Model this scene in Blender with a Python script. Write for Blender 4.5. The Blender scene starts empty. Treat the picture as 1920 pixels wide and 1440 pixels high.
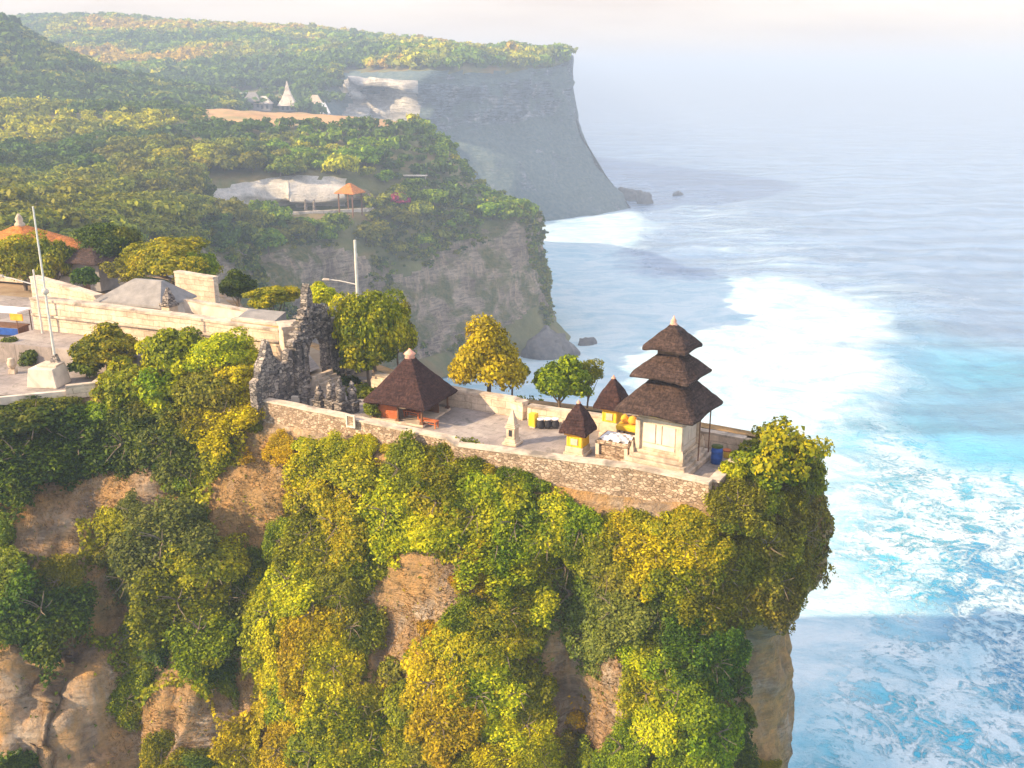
import bpy, math, random
import numpy as np
from mathutils import Vector, Matrix
from mathutils.bvhtree import BVHTree

# ---------------------------------------------------------------- camera, sky, sun, exposure
SC = bpy.context.scene
F_PX, PITCH, ZC = 1843.0, math.radians(17.5), 89.0
cam_d = bpy.data.cameras.new('camera'); cam = bpy.data.objects.new('camera', cam_d)
SC.collection.objects.link(cam); SC.camera = cam
cam.location = (0, 0, ZC); cam.rotation_euler = (math.pi/2 - PITCH, 0, 0)
cam_d.sensor_width = 36; cam_d.lens = F_PX/1920*36; cam_d.clip_end = 60000; cam_d.clip_start = 0.5

SUN_EL, SUN_AZ = math.radians(27), math.radians(250)     # azimuth: clockwise from +Y (the view direction)
w = bpy.data.worlds.new('World'); SC.world = w; w.use_nodes = True
nt = w.node_tree; nt.nodes.clear()
sky = nt.nodes.new('ShaderNodeTexSky'); sky.sky_type = 'NISHITA'; sky.sun_disc = False
sky.sun_elevation = SUN_EL; sky.sun_rotation = SUN_AZ; sky.altitude = 100
sky.air_density = 1.0; sky.dust_density = 2.2; sky.ozone_density = 1.0
bg = nt.nodes.new('ShaderNodeBackground'); bg.inputs[1].default_value = 0.15
wo = nt.nodes.new('ShaderNodeOutputWorld')
# warm cloud veil low in the sky, brightened overhead as added ambient fill
tc = nt.nodes.new('ShaderNodeTexCoord'); sx = nt.nodes.new('ShaderNodeSeparateXYZ')
mp = nt.nodes.new('ShaderNodeMapping'); mp.inputs['Scale'].default_value = (2, 2, 14)
nz = nt.nodes.new('ShaderNodeTexNoise'); nz.inputs['Scale'].default_value = 2.2; nz.inputs['Detail'].default_value = 5
rp = nt.nodes.new('ShaderNodeMapRange'); rp.inputs[1].default_value = 0.40; rp.inputs[2].default_value = 0.70
rp.inputs[3].default_value = 0.0; rp.inputs[4].default_value = 1.0
cr = nt.nodes.new('ShaderNodeValToRGB')
cr.color_ramp.elements[0].position = 0.0; cr.color_ramp.elements[0].color = (3.7, 2.75, 1.7, 1)
cr.color_ramp.elements[1].position = 0.22; cr.color_ramp.elements[1].color = (6.0, 6.0, 6.4, 1)
mv = nt.nodes.new('ShaderNodeMapRange'); mv.inputs[1].default_value = 0.0; mv.inputs[2].default_value = 0.8
mv.inputs[3].default_value = 0.98; mv.inputs[4].default_value = 0.6
mxc = nt.nodes.new('ShaderNodeMix'); mxc.data_type = 'RGBA'
cl = nt.nodes.new('ShaderNodeMix'); cl.data_type = 'RGBA'; cl.inputs[7].default_value = (2.9, 2.2, 1.75, 1)
clf = nt.nodes.new('ShaderNodeMath'); clf.operation = 'MULTIPLY'; clf.inputs[1].default_value = 0.55
L = nt.links.new
L(tc.outputs['Generated'], sx.inputs[0]); L(sx.outputs[2], cr.inputs[0]); L(sx.outputs[2], mv.inputs[0])
L(tc.outputs['Generated'], mp.inputs[0]); L(mp.outputs[0], nz.inputs[0]); L(nz.outputs[0], rp.inputs[0])
L(rp.outputs[0], clf.inputs[0]); L(clf.outputs[0], cl.inputs[0]); L(cr.outputs[0], cl.inputs[6])
L(mv.outputs[0], mxc.inputs[0]); L(sky.outputs[0], mxc.inputs[6]); L(cl.outputs[2], mxc.inputs[7])
L(mxc.outputs[2], bg.inputs[0]); L(bg.outputs[0], wo.inputs[0])

sd = bpy.data.lights.new('sun', 'SUN'); sun = bpy.data.objects.new('sun', sd); SC.collection.objects.link(sun)
sd.energy = 5.0; sd.angle = math.radians(0.6); sd.color = (1.0, 0.75, 0.44)
sdir = Vector((math.sin(SUN_AZ)*math.cos(SUN_EL), math.cos(SUN_AZ)*math.cos(SUN_EL), math.sin(SUN_EL)))
sun.rotation_euler = sdir.to_track_quat('Z', 'Y').to_euler()
SC.view_settings.view_transform = 'Standard'; SC.view_settings.look = 'None'
SC.view_settings.exposure = 1.02; SC.view_settings.gamma = 1
SC.cycles.use_denoising = True
SC.cycles.max_bounces = 5; SC.cycles.diffuse_bounces = 3; SC.cycles.glossy_bounces = 2
SC.cycles.transmission_bounces = 2; SC.cycles.volume_bounces = 0; SC.cycles.transparent_max_bounces = 4
SC.cycles.use_adaptive_sampling = True; SC.cycles.adaptive_threshold = 0.02

# ---------------------------------------------------------------- pixels of the photograph to world points
CP, SP = math.cos(PITCH), math.sin(PITCH)
def ray(px, py):
    cx, cy = (px-960)/F_PX, (720-py)/F_PX
    return Vector((cx, CP + cy*SP, -SP + cy*CP))
def at(px, py, Y):
    d = ray(px, py); return Vector((d.x/d.y*Y, Y, ZC + d.z/d.y*Y))
def G(px, py, z=70.0):
    d = ray(px, py); t = (z-ZC)/d.z; return Vector((d.x*t, d.y*t, z))
def pz(px, Y, z):                      # column px at distance Y and height z
    dep = Y*CP + (ZC-z)*SP
    return Vector(((px-960)/F_PX*dep, Y, z))
def depth(p): return p.y*CP + (ZC-p.z)*SP
def pxof(P):                           # numpy: world -> photo pixel
    dep = P[:, 1]*CP + (ZC-P[:, 2])*SP
    up = P[:, 1]*SP + (P[:, 2]-ZC)*CP
    return 960 + F_PX*P[:, 0]/dep, 720 - F_PX*up/dep

# ---------------------------------------------------------------- numpy noise
def _h(ix, iy, iz, s):
    n = (ix.astype(np.int64)*374761393 + iy.astype(np.int64)*668265263 + iz.astype(np.int64)*2147483647 + s*1274126177) & 0xffffffff
    n = ((n ^ (n >> 13))*1103515245) & 0xffffffff
    n = ((n ^ (n >> 15))*12345 + 6789) & 0xffffffff
    n = ((n ^ (n >> 12))*2246822519) & 0xffffffff
    return (n & 0xffff)/32767.5 - 1
def vn(P, sc=1.0, s=0):
    P = np.asarray(P, float)*np.asarray(sc); i = np.floor(P).astype(np.int64); f = P-i; f = f*f*(3-2*f)
    x, y, z = i[:, 0], i[:, 1], i[:, 2]; fx, fy, fz = f[:, 0], f[:, 1], f[:, 2]
    def l(a, b, t): return a+(b-a)*t
    return l(l(l(_h(x, y, z, s), _h(x+1, y, z, s), fx), l(_h(x, y+1, z, s), _h(x+1, y+1, z, s), fx), fy),
             l(l(_h(x, y, z+1, s), _h(x+1, y, z+1, s), fx), l(_h(x, y+1, z+1, s), _h(x+1, y+1, z+1, s), fx), fy), fz)
def fbm(P, sc=1.0, oc=4, s=0):
    r = 0; a = 1; k = np.asarray(sc, float)
    for o in range(oc): r = r + a*vn(P, k, s+o*17); a *= .5; k = k*2.03
    return r
def sstep(a, b, x):
    t = np.clip((x-a)/(b-a), 0, 1); return t*t*(3-2*t)

# ---------------------------------------------------------------- objects
def tag(o, label=None, cat=None, group=None, kind=None):
    if label: o['label'] = label
    if cat: o['category'] = cat; o['kind'] = 'thing'
    if group: o['group'] = group
    if kind: o['kind'] = kind
    return o
def link(o, parent=None):
    SC.collection.objects.link(o)
    if parent: o.parent = parent
    return o
def empty(name, loc=(0, 0, 0), rz=0, **k):
    o = bpy.data.objects.new(name, None); o.location = loc; o.rotation_euler = (0, 0, rz); o.empty_display_size = .2
    return tag(link(o), **k)
def np_mesh(name, V, Q, mats=(), smooth=False, attrs=None):
    V = np.asarray(V, np.float32); Q = np.asarray(Q, np.int32); n = Q.shape[1]
    me = bpy.data.meshes.new(name); me.vertices.add(len(V)); me.vertices.foreach_set('co', V.ravel())
    me.loops.add(Q.size); me.loops.foreach_set('vertex_index', Q.ravel())
    me.polygons.add(len(Q)); me.polygons.foreach_set('loop_start', np.arange(0, Q.size, n, dtype=np.int32))
    me.polygons.foreach_set('loop_total', np.full(len(Q), n, np.int32))
    if smooth: me.polygons.foreach_set('use_smooth', np.ones(len(Q), bool))
    for m in mats: me.materials.append(m)
    for k, a in (attrs or {}).items():
        at_ = me.attributes.new(k, 'FLOAT', 'POINT'); at_.data.foreach_set('value', np.asarray(a, np.float32))
    me.update(calc_edges=True); me.validate()
    return me
def mobj(name, me, parent=None, **k):
    return tag(link(bpy.data.objects.new(name, me), parent), **k)

class MB:
    """collects boxes, lofts, tubes as one mesh"""
    def __init__(s): s.v = []; s.f = []
    def add(s, vs, fs):
        b = len(s.v); s.v += [tuple(v) for v in vs]; s.f += [tuple(b+i for i in f) for f in fs]; return s
    def box(s, x0, x1, y0, y1, z0, z1, tx=0, ty=0, b=0.0):
        """box; tx, ty taper the top inward; b bevels every edge"""
        if b:
            def ring(z, g, k):
                X0, X1, Y0, Y1 = x0+g+tx*k, x1-g-tx*k, y0+g+ty*k, y1-g-ty*k
                c = b if g == 0 else b*.5
                return [(X0+c, Y0, z), (X1-c, Y0, z), (X1, Y0+c, z), (X1, Y1-c, z), (X1-c, Y1, z), (X0+c, Y1, z), (X0, Y1-c, z), (X0, Y0+c, z)]
            return s.loft([ring(z0, b, 0), ring(z0+b, 0, 0), ring(z1-b, 0, 1), ring(z1, b, 1)])
        v = [(x0, y0, z0), (x1, y0, z0), (x1, y1, z0), (x0, y1, z0), (x0+tx, y0+ty, z1), (x1-tx, y0+ty, z1), (x1-tx, y1-ty, z1), (x0+tx, y1-ty, z1)]
        return s.add(v, [(3, 2, 1, 0), (4, 5, 6, 7), (0, 1, 5, 4), (1, 2, 6, 5), (2, 3, 7, 6), (3, 0, 4, 7)])
    def loft(s, rings, cap=True):
        n = len(rings[0]); v = [p for r in rings for p in r]; f = []
        for k in range(len(rings)-1):
            for i in range(n):
                j = (i+1) % n; f.append((k*n+i, k*n+j, (k+1)*n+j, (k+1)*n+i))
        if cap: f.append(tuple(reversed(range(n)))); f.append(tuple((len(rings)-1)*n+i for i in range(n)))
        return s.add(v, f)
    def tube(s, pts, r, n=8, r2=None):
        pts = [Vector(p) for p in pts]; rings = []
        for i, p in enumerate(pts):
            d = (pts[min(i+1, len(pts)-1)]-pts[max(i-1, 0)]).normalized()
            a = d.cross(Vector((0.13, 1, .2))).normalized(); c = d.cross(a)
            rr = r if r2 is None else r+(r2-r)*i/(len(pts)-1)
            rings.append([p+(a*math.cos(t)+c*math.sin(t))*rr for t in [2*math.pi*k/n for k in range(n)]])
        return s.loft([[tuple(q) for q in R] for R in rings])
    def lathe(s, prof, c=(0, 0, 0), n=12):
        return s.loft([[(c[0]+r*math.cos(2*math.pi*k/n), c[1]+r*math.sin(2*math.pi*k/n), c[2]+z) for k in range(n)] for r, z in prof])
    def poly(s, pts, y0, y1):
        """outline in x,z extruded from y0 to y1"""
        n = len(pts); v = [(x, y0, z) for x, z in pts]+[(x, y1, z) for x, z in pts]
        return s.add(v, [tuple(range(n)), tuple(reversed(range(n, 2*n)))]+[(i, i+n, (i+1) % n+n, (i+1) % n) for i in range(n)])
    def rough(s, amp, sc=1.0, seed=0):
        P = np.array(s.v); 
        for a in range(3): P[:, a] += amp*vn(P, sc, seed+a*5)
        s.v = [tuple(p) for p in P]; return s
    def build(s, name, mat, parent=None, smooth=False, **k):
        me = bpy.data.meshes.new(name); me.from_pydata(s.v, [], s.f); me.materials.append(mat)
        if smooth:
            me.polygons.foreach_set('use_smooth', [True]*len(me.polygons))
        me.update()
        import bmesh
        bm = bmesh.new(); bm.from_mesh(me); bmesh.ops.recalc_face_normals(bm, faces=bm.faces); bm.to_mesh(me); bm.free()
        return mobj(name, me, parent, **k)

# ---------------------------------------------------------------- materials
def newmat(name):
    m = bpy.data.materials.new(name); m.use_nodes = True; t = m.node_tree; t.nodes.clear()
    return m, t
class N:
    def __init__(s, t): s.t = t
    def n(s, ty, **k):
        o = s.t.nodes.new(ty)
        for a, b in k.items(): setattr(o, a, b)
        return o
    def l(s, a, b): s.t.links.new(a, b)
    def coord(s, kind='pos', scale=(1, 1, 1)):
        if kind == 'pos': o = s.n('ShaderNodeNewGeometry').outputs['Position']
        else: o = s.n('ShaderNodeTexCoord').outputs['Object']
        if tuple(scale) == (1, 1, 1): return o
        m = s.n('ShaderNodeMapping'); m.inputs['Scale'].default_value = scale; s.l(o, m.inputs[0]); return m.outputs[0]
    def noise(s, co, scale, detail=4, rough=.55, dist=0):
        o = s.n('ShaderNodeTexNoise'); o.inputs['Scale'].default_value = scale; o.inputs['Detail'].default_value = detail
        o.inputs['Roughness'].default_value = rough; o.inputs['Distortion'].default_value = dist
        s.l(co, o.inputs[0]); return o.outputs[0]
    def ramp(s, fac, stops):
        o = s.n('ShaderNodeValToRGB'); e = o.color_ramp.elements
        while len(e) < len(stops): e.new(.5)
        for i, (p, c) in enumerate(stops):
            e[i].position = p; e[i].color = (c, c, c, 1) if isinstance(c, (int, float)) else tuple(c)+(1,)
        s.l(fac, o.inputs[0]); return o.outputs[0]
    def mix(s, fac, a, b, mode='MIX'):
        o = s.n('ShaderNodeMix', data_type='RGBA', blend_type=mode)
        for sock, v in ((0, fac), (6, a), (7, b)):
            if isinstance(v, (int, float)): o.inputs[sock].default_value = v
            elif isinstance(v, (tuple, list)): o.inputs[sock].default_value = tuple(v)+(1,)
            else: s.l(v, o.inputs[sock])
        return o.outputs[2]
    def math(s, op, a, b=None, clamp=False):
        o = s.n('ShaderNodeMath', operation=op, use_clamp=clamp)
        for i, v in enumerate((a, b)):
            if v is None: continue
            if isinstance(v, (int, float)): o.inputs[i].default_value = v
            else: s.l(v, o.inputs[i])
        return o.outputs[0]
    def attr(s, name): return s.n('ShaderNodeAttribute', attribute_name=name).outputs['Fac']
    def bump(s, h, dist, strength=1.0):
        o = s.n('ShaderNodeBump'); o.inputs['Distance'].default_value = dist; o.inputs['Strength'].default_value = strength
        s.l(h, o.inputs['Height']); return o.outputs[0]
    def out(s, col, rough=.85, normal=None, spec=.3):
        p = s.n('ShaderNodeBsdfPrincipled'); o = s.n('ShaderNodeOutputMaterial')
        if isinstance(col, tuple): p.inputs['Base Color'].default_value = col+(1,)
        else: s.l(col, p.inputs['Base Color'])
        if isinstance(rough, (int, float)): p.inputs['Roughness'].default_value = rough
        else: s.l(rough, p.inputs['Roughness'])
        p.inputs['Specular IOR Level'].default_value = spec
        if normal is not None: s.l(normal, p.inputs['Normal'])
        s.l(p.outputs[0], o.inputs[0]); return p

def surf(name, c1, c2, scale=1.0, rough=.85, bump=.01, bscale=None, kind='obj', c3=None, stretch=(1, 1, 1), detail=6, spec=.3):
    """two or three tones broken up by noise, with bump"""
    m, t = newmat(name); n = N(t); co = n.coord(kind, stretch)
    a = n.noise(co, scale, detail, .6)
    col = n.ramp(a, [(.30, c1), (.50, tuple((x+y)/2 for x, y in zip(c1, c2))), (.70, c2)])
    if c3:
        b = n.noise(co, scale*.33+.01, 5, .6, .6); col = n.mix(n.ramp(b, [(.50, 0), (.68, 1)]), col, c3)
    h = n.noise(co, bscale or scale*3, 6, .65)
    n.out(col, rough, n.bump(h, bump) if bump else None, spec); return m

def leafmat(name, a, b, c, trans=.32, alt=None):
    """leaf colour: per-leaf value 'rnd', clump noise, and the plant's own random tint"""
    m, t = newmat(name); n = N(t)
    nn = n.noise(n.coord('pos'), .55, 3, .6)
    k = n.math('ADD', n.math('MULTIPLY', n.attr('rnd'), .55), n.math('MULTIPLY', nn, .75))
    k = n.math('SUBTRACT', k, .17)
    col = n.ramp(k, [(.18, a), (.5, b), (.85, c)])
    if alt:      # patches of a neighbour's colour running across several plants
        pn = n.noise(n.coord('pos'), .22, 4, .6, .6); col = n.mix(n.ramp(pn, [(.50, 0), (.60, .8)]), col, n.ramp(k, [(.2, alt[0]), (.8, alt[1])]))
    oi = n.n('ShaderNodeObjectInfo').outputs['Random']
    hs = n.n('ShaderNodeHueSaturation'); n.l(col, hs.inputs['Color'])
    n.l(n.math('ADD', n.math('MULTIPLY', oi, .035), .4825), hs.inputs['Hue'])
    n.l(n.math('ADD', n.math('MULTIPLY', oi, .4), .66), hs.inputs['Value']); hs.inputs['Saturation'].default_value = 1.08
    d = n.n('ShaderNodeBsdfPrincipled'); d.inputs['Roughness'].default_value = .6; d.inputs['Specular IOR Level'].default_value = .25
    tr = n.n('ShaderNodeBsdfTranslucent'); mx = n.n('ShaderNodeMixShader'); mx.inputs[0].default_value = trans
    n.l(hs.outputs[0], d.inputs['Base Color']); n.l(hs.outputs[0], tr.inputs[0])
    n.l(d.outputs[0], mx.inputs[1]); n.l(tr.outputs[0], mx.inputs[2])
    o = n.n('ShaderNodeOutputMaterial'); n.l(mx.outputs[0], o.inputs[0]); return m
YG = ((.16, .19, .006), (.72, .62, .012)); OL = ((.09, .12, .012), (.34, .33, .03)); DK = ((.04, .08, .008), (.20, .27, .015)); TN = ((.18, .13, .03), (.55, .38, .06)); OR = ((.24, .19, .01), (.86, .66, .02))
LEAF = {
 'dark':   leafmat('leaf_dark', (.02, .05, .008), (.07, .13, .014), (.20, .28, .022), alt=OL),
 'green':  leafmat('leaf_green', (.05, .10, .006), (.20, .28, .010), (.46, .52, .015), alt=YG),
 'olive':  leafmat('leaf_olive', (.08, .10, .012), (.24, .26, .022), (.46, .44, .035), alt=YG),
 'grey':   leafmat('leaf_greygreen', (.07, .10, .02), (.18, .22, .045), (.36, .38, .08), alt=DK),
 'yellow': leafmat('leaf_yellowgreen', (.12, .17, .005), (.46, .46, .007), (.90, .74, .012), alt=((.06, .11, .008), (.32, .38, .015))),
 'gold':   leafmat('leaf_gold', (.20, .18, .006), (.66, .56, .008), (1.0, .84, .018), alt=OR),
 'orange': leafmat('leaf_orange', (.26, .17, .02), (.62, .38, .03), (.90, .56, .06), alt=TN),
 'brown':  leafmat('leaf_brown', (.09, .085, .02), (.24, .21, .03), (.46, .40, .05), alt=OL),
 'purple': leafmat('leaf_bougainvillea', (.12, .02, .07), (.38, .05, .16), (.55, .10, .25)),
}
HILL = {
 'dark':   leafmat('hill_leaf_dark', (.03, .07, .012), (.09, .15, .018), (.19, .27, .025)),
 'green':  leafmat('hill_leaf_green', (.07, .14, .010), (.20, .31, .016), (.42, .50, .025)),
 'olive':  leafmat('hill_leaf_olive', (.10, .13, .02), (.26, .28, .03), (.46, .44, .05)),
 'yellow': leafmat('hill_leaf_yellow', (.18, .21, .01), (.50, .48, .015), (.84, .70, .03)),
 'orange': leafmat('hill_leaf_orange', (.24, .17, .03), (.55, .37, .05), (.80, .52, .08)),
}
BARK = surf('bark', (.10, .07, .05), (.26, .20, .14), 3, bump=.02)
# ---------------------------------------------------------------- land and sea
def rockmat(name, c1, c2, c3, streak, grass=None, gthr=(.5, .62), bump=.35, strata=.5, sc=1.0, gup=.0):
    m, t = newmat(name); n = N(t)
    co = n.coord('pos')
    a = n.noise(co, .09*sc, 7, .62, .4)
    b = n.noise(n.coord('pos', (1, 1, 6)), .16*sc, 6, .62, .5)           # bedding
    v = n.noise(n.coord('pos', (1, 1, .12)), .42*sc, 5, .6, .3)          # streaks of seeping water
    col = n.ramp(a, [(.30, c1), (.5, c2), (.72, c3)])
    col = n.mix(n.math('MULTIPLY', n.ramp(b, [(.42, 1), (.56, 0)]), strata), col, tuple(x*.5 for x in c1))
    col = n.mix(n.math('MULTIPLY', n.ramp(v, [(.50, 0), (.66, 1)]), .75), col, streak)
    f = n.noise(co, 1.3*sc, 6, .7)
    col = n.mix(.55, col, n.ramp(f, [(.3, .55), (.7, 1.35)]), 'MULTIPLY')
    if grass:
        g = n.noise(co, .07*sc, 7, .65, .8)
        sep = n.n('ShaderNodeSeparateXYZ'); n.l(n.n('ShaderNodeNewGeometry').outputs['Normal'], sep.inputs[0])
        gg = n.math('ADD', g, n.math('MULTIPLY', sep.outputs[2], gup))
        gc = n.ramp(n.noise(co, .35*sc, 6, .7), [(.32, grass[0]), (.5, grass[1]), (.68, grass[2])])
        col = n.mix(n.ramp(gg, [(gthr[0], 0), (gthr[1], 1)]), col, gc)
    h = n.math('ADD', n.math('MULTIPLY', f, .6), n.math('MULTIPLY', b, .9))
    n.out(col, .92, n.bump(h, bump), .15); return m
M_NEAR = rockmat('near_cliff_rock', (.24, .17, .12), (.50, .37, .26), (.76, .62, .48), (.70, .43, .24),
                 ((.30, .19, .08), (.56, .34, .15), (.80, .44, .17)), (.42, .56), .9, .5, 3.0)
M_MID = rockmat('mid_cliff_rock', (.32, .23, .18), (.54, .41, .31), (.78, .62, .48), (.72, .54, .38),
                ((.11, .14, .05), (.20, .20, .08), (.34, .26, .11)), (.54, .66), 2.2, .6, 1.6, .25)
M_FAR = rockmat('far_cliff_hazed_rock', (.15, .20, .27), (.34, .41, .49), (.88, .84, .82), (.24, .31, .38),
                ((.14, .21, .24), (.20, .28, .30), (.28, .35, .33)), (.50, .64), 5.0, .85, 1.0, .35)  # blue of mist and shade put into the rock and grass colours
M_LIME = rockmat('limestone_cut', (.40, .38, .36), (.55, .52, .48), (.72, .66, .60), (.62, .56, .50), None, bump=.5, strata=.25, sc=1.6)
M_FARLIME = rockmat('far_limestone', (.44, .42, .41), (.62, .59, .56), (.82, .78, .72), (.50, .48, .45), None, bump=2, strata=.6, sc=.7)  # pale limestone, lightened to paint sunlight on a face that shades itself
M_GRASS = surf('dry_grass', (.34, .20, .09), (.55, .33, .15), .12, bump=.4, bscale=.8, kind='pos', c3=(.24, .22, .09))
M_HILL = surf('hill_ground', (.09, .11, .035), (.22, .20, .08), .15, bump=.6, bscale=.9, kind='pos', c3=(.26, .18, .08))

def catmull(C, n, axis=0):
    """resample control points along axis with n sub-steps a span"""
    C = np.moveaxis(np.asarray(C, float), axis, 0); m = len(C); out = []
    for i in range(m-1):
        p0, p1, p2, p3 = C[max(i-1, 0)], C[i], C[i+1], C[min(i+2, m-1)]
        k = n if isinstance(n, int) else n[i]
        for t in np.arange(k)/k:
            out.append(.5*((2*p1)+(-p0+p2)*t+(2*p0-5*p1+4*p2-p3)*t*t+(-p0+3*p1-3*p2+p3)*t**3))
    out.append(C[-1]); return np.moveaxis(np.array(out), 0, axis)
def grid_faces(R, Cn, closed=False):
    i, j = np.meshgrid(np.arange(R-1), np.arange(Cn if closed else Cn-1), indexing='ij'); i = i.ravel(); j = j.ravel(); k = (j+1) % Cn
    return np.stack([i*Cn+j, i*Cn+k, (i+1)*Cn+k, (i+1)*Cn+j], 1)
def grid_normals(P):
    du = np.gradient(P, axis=1); dv = np.gradient(P, axis=0); n = np.cross(du, dv)
    return n/np.maximum(np.linalg.norm(n, axis=2, keepdims=True), 1e-9)
class Land:
    """a lofted piece of land: surface grid, kept for ray casts and planting"""
    def __init__(s, name, rows, nr, ncol, mats, amp, sc, matfn=None, seed=1, **k):
        P = catmull(catmull([[tuple(p) for p in r] for r in rows], nr, 0), ncol, 1)
        nrm = grid_normals(P); s.P0 = P.copy(); sh = P.shape; flat = P.reshape(-1, 3)
        steep = 1-np.abs(nrm[..., 2]).reshape(-1)
        d = fbm(flat, sc, 5, seed)*amp*(.35+1.0*steep)
        rid = (1-np.abs(vn(flat, (sc*1.2, sc*1.2, sc*.25), seed+9)))**2*amp*1.3*sstep(.45, .8, steep)   # vertical ribs
        bed = vn(np.stack([flat[:, 0]*.02, flat[:, 1]*.02, flat[:, 2]*.35], 1), 1, seed+3)*amp*.3*sstep(.45, .8, steep)
        flat = flat+nrm.reshape(-1, 3)*(d+bed-rid)[:, None]*(1 if True else 0)
        s.P = flat.reshape(sh); s.N = nrm; s.steep = steep.reshape(sh[:2])
        Q = grid_faces(sh[0], sh[1]); me = np_mesh(name, flat, Q, mats, True)
        if matfn is not None:
            c = s.P.reshape(-1, 3)[Q].mean(1); st = s.steep.reshape(-1)[Q].mean(1)
            me.polygons.foreach_set('material_index', matfn(c, st).astype(np.int32)); me.update()
        s.o = mobj(name, me, **k); s.Q = Q
        s.bvh = BVHTree.FromPolygons(flat.tolist(), Q.tolist())
    def hit(s, px, py):
        d = ray(px, py).normalized(); r = s.bvh.ray_cast(Vector((0, 0, ZC)), d)
        return (None, None) if r[0] is None else (r[0], r[1])

# the wooded hill and cliff across the cove
rowsB = [
 [at(p, y, Y) for p, y, Y in [(-500,200,520),(-150,205,520),(60,210,520),(240,214,520),(450,222,510),(620,232,500),(740,245,490),(800,262,470),(860,300,450),(900,330,445)]],
 [at(p, y, Y) for p, y, Y in [(-500,192,420),(-150,194,420),(60,199,420),(240,203,420),(450,210,415),(620,216,410),(735,228,405),(800,250,395),(850,306,388),(873,318,410)]],
 [at(p, y, Y) for p, y, Y in [(-500,265,340),(-150,268,340),(60,270,340),(240,270,335),(430,275,335),(600,280,340),(740,285,350),(842,318,360),(898,362,365),(912,362,400)]],
 [at(p, y, Y) for p, y, Y in [(-500,340,250),(-150,340,250),(60,345,255),(220,345,260),(390,338,290),(530,330,306),(645,332,311),(800,352,332),(948,390,350),(958,386,390)]],
 [at(p, y, Y) for p, y, Y in [(-500,410,190),(-150,410,190),(60,410,195),(220,405,210),(392,400,272),(522,395,300),(642,390,305),(800,385,324),(966,398,347),(978,392,385)]],
 [at(p, y, Y) for p, y, Y in [(-500,480,140),(-150,480,140),(60,480,145),(230,470,165),(420,450,237),(560,424,277),(700,405,302),(850,398,321),(984,412,344),(994,402,385)]],
 [pz(p, Y, z) for p, Y, z in [(-500,120,55),(-150,120,55),(60,125,50),(260,140,35),(420,215,28),(570,262,25),(720,290,24),(870,312,24),(992,338,25),(1003,380,25)]],
 [pz(p, Y, z) for p, Y, z in [(-500,108,40),(-150,108,40),(60,112,30),(260,128,12),(420,207,9),(575,256,8),(725,284,8),(875,308,8),(1018,333,8),(1020,380,8)]],
 [pz(p, Y, z) for p, Y, z in [(-500,100,-2),(-150,100,-2),(60,104,-2),(262,124,-2),(422,203,-2),(580,250,-2),(732,279,-2),(884,303,-2),(1056,328,-2),(1045,375,-2)]],
]
LB = Land('hill_across_cove', rowsB, [10, 14, 16, 10, 12, 26, 14, 8], [8, 20, 34, 36, 34, 30, 34, 36, 12], [M_MID, M_HILL, M_GRASS, M_LIME], 3.2, .045,
  lambda c, st: (lambda X: np.where((st > .22) & (X[0] > 383) & (X[0] < 648) & (X[1] > 322) & (X[1] < 402) & (X[1] > 352-(X[0]-383)*.25), 3, np.where((st > .62), 0, np.where((X[1] < 238) & (X[0] > 380) & (X[0] < 790), 2, 1))))(pxof(c)), 5,
  kind='structure')
# the far headland
rowsC = [
 [at(p, y, Y) for p, y, Y in [(-500,50,1200),(-100,56,1200),(150,52,1180),(350,62,1150),(550,70,1120),(700,86,1050),(800,96,980),(900,104,920),(1000,110,850),(1052,110,800)]],
 [at(p, y, Y) for p, y, Y in [(-500,40,1000),(-100,52,1000),(150,44,980),(350,57,960),(550,66,940),(700,82,900),(800,92,860),(900,100,830),(1000,108,790),(1062,108,770)]],
 [at(p, y, Y) for p, y, Y in [(-500,130,800),(-100,130,800),(130,124,780),(330,134,740),(540,146,700),(690,131,660),(792,120,640),(888,118,670),(990,116,700),(1071,108,735)]],
 [pz(p, Y, z) for p, Y, z in [(-500,640,72),(-100,640,72),(130,640,72),(330,600,71),(560,610,71),(688,645,72),(800,626,60),(900,650,62),(1000,690,62),(1064,727,76)]],
 [pz(p, Y, z) for p, Y, z in [(-500,560,69),(-100,560,69),(130,560,69),(330,550,69),(575,565,68),(700,630,30),(815,605,30),(920,625,30),(1040,668,30),(1112,708,34)]],
 [pz(p, Y, z) for p, Y, z in [(-500,500,50),(-100,500,50),(130,500,50),(330,500,40),(560,540,20),(705,610,-2),(828,588,-2),(950,598,-2),(1085,636,-2),(1185,690,-2)]],
]
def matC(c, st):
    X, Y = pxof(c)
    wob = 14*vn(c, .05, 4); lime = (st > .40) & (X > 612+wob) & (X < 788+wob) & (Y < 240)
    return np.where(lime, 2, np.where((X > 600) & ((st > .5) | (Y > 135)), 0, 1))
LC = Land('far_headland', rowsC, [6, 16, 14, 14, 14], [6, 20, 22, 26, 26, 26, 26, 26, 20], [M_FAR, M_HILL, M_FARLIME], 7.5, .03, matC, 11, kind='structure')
# back of the far headland, so it closes behind its tip
rowsC2 = [[pz(p, Y, z) for p, Y, z in r] for r in (
  [(1070,737,102.5),(1066,790,101.5),(1000,900,98)], [(1064,729,76),(1066,790,74),(1000,900,72)], [(1112,710,34),(1092,790,34),(1010,900,34)], [(1185,692,-2),(1130,800,-2),(1020,900,-2)])]
LC2 = Land('far_headland_back', rowsC2, [6, 8, 6], [8, 8], [M_FAR], 2, .04, None, 12, kind='structure')
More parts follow.
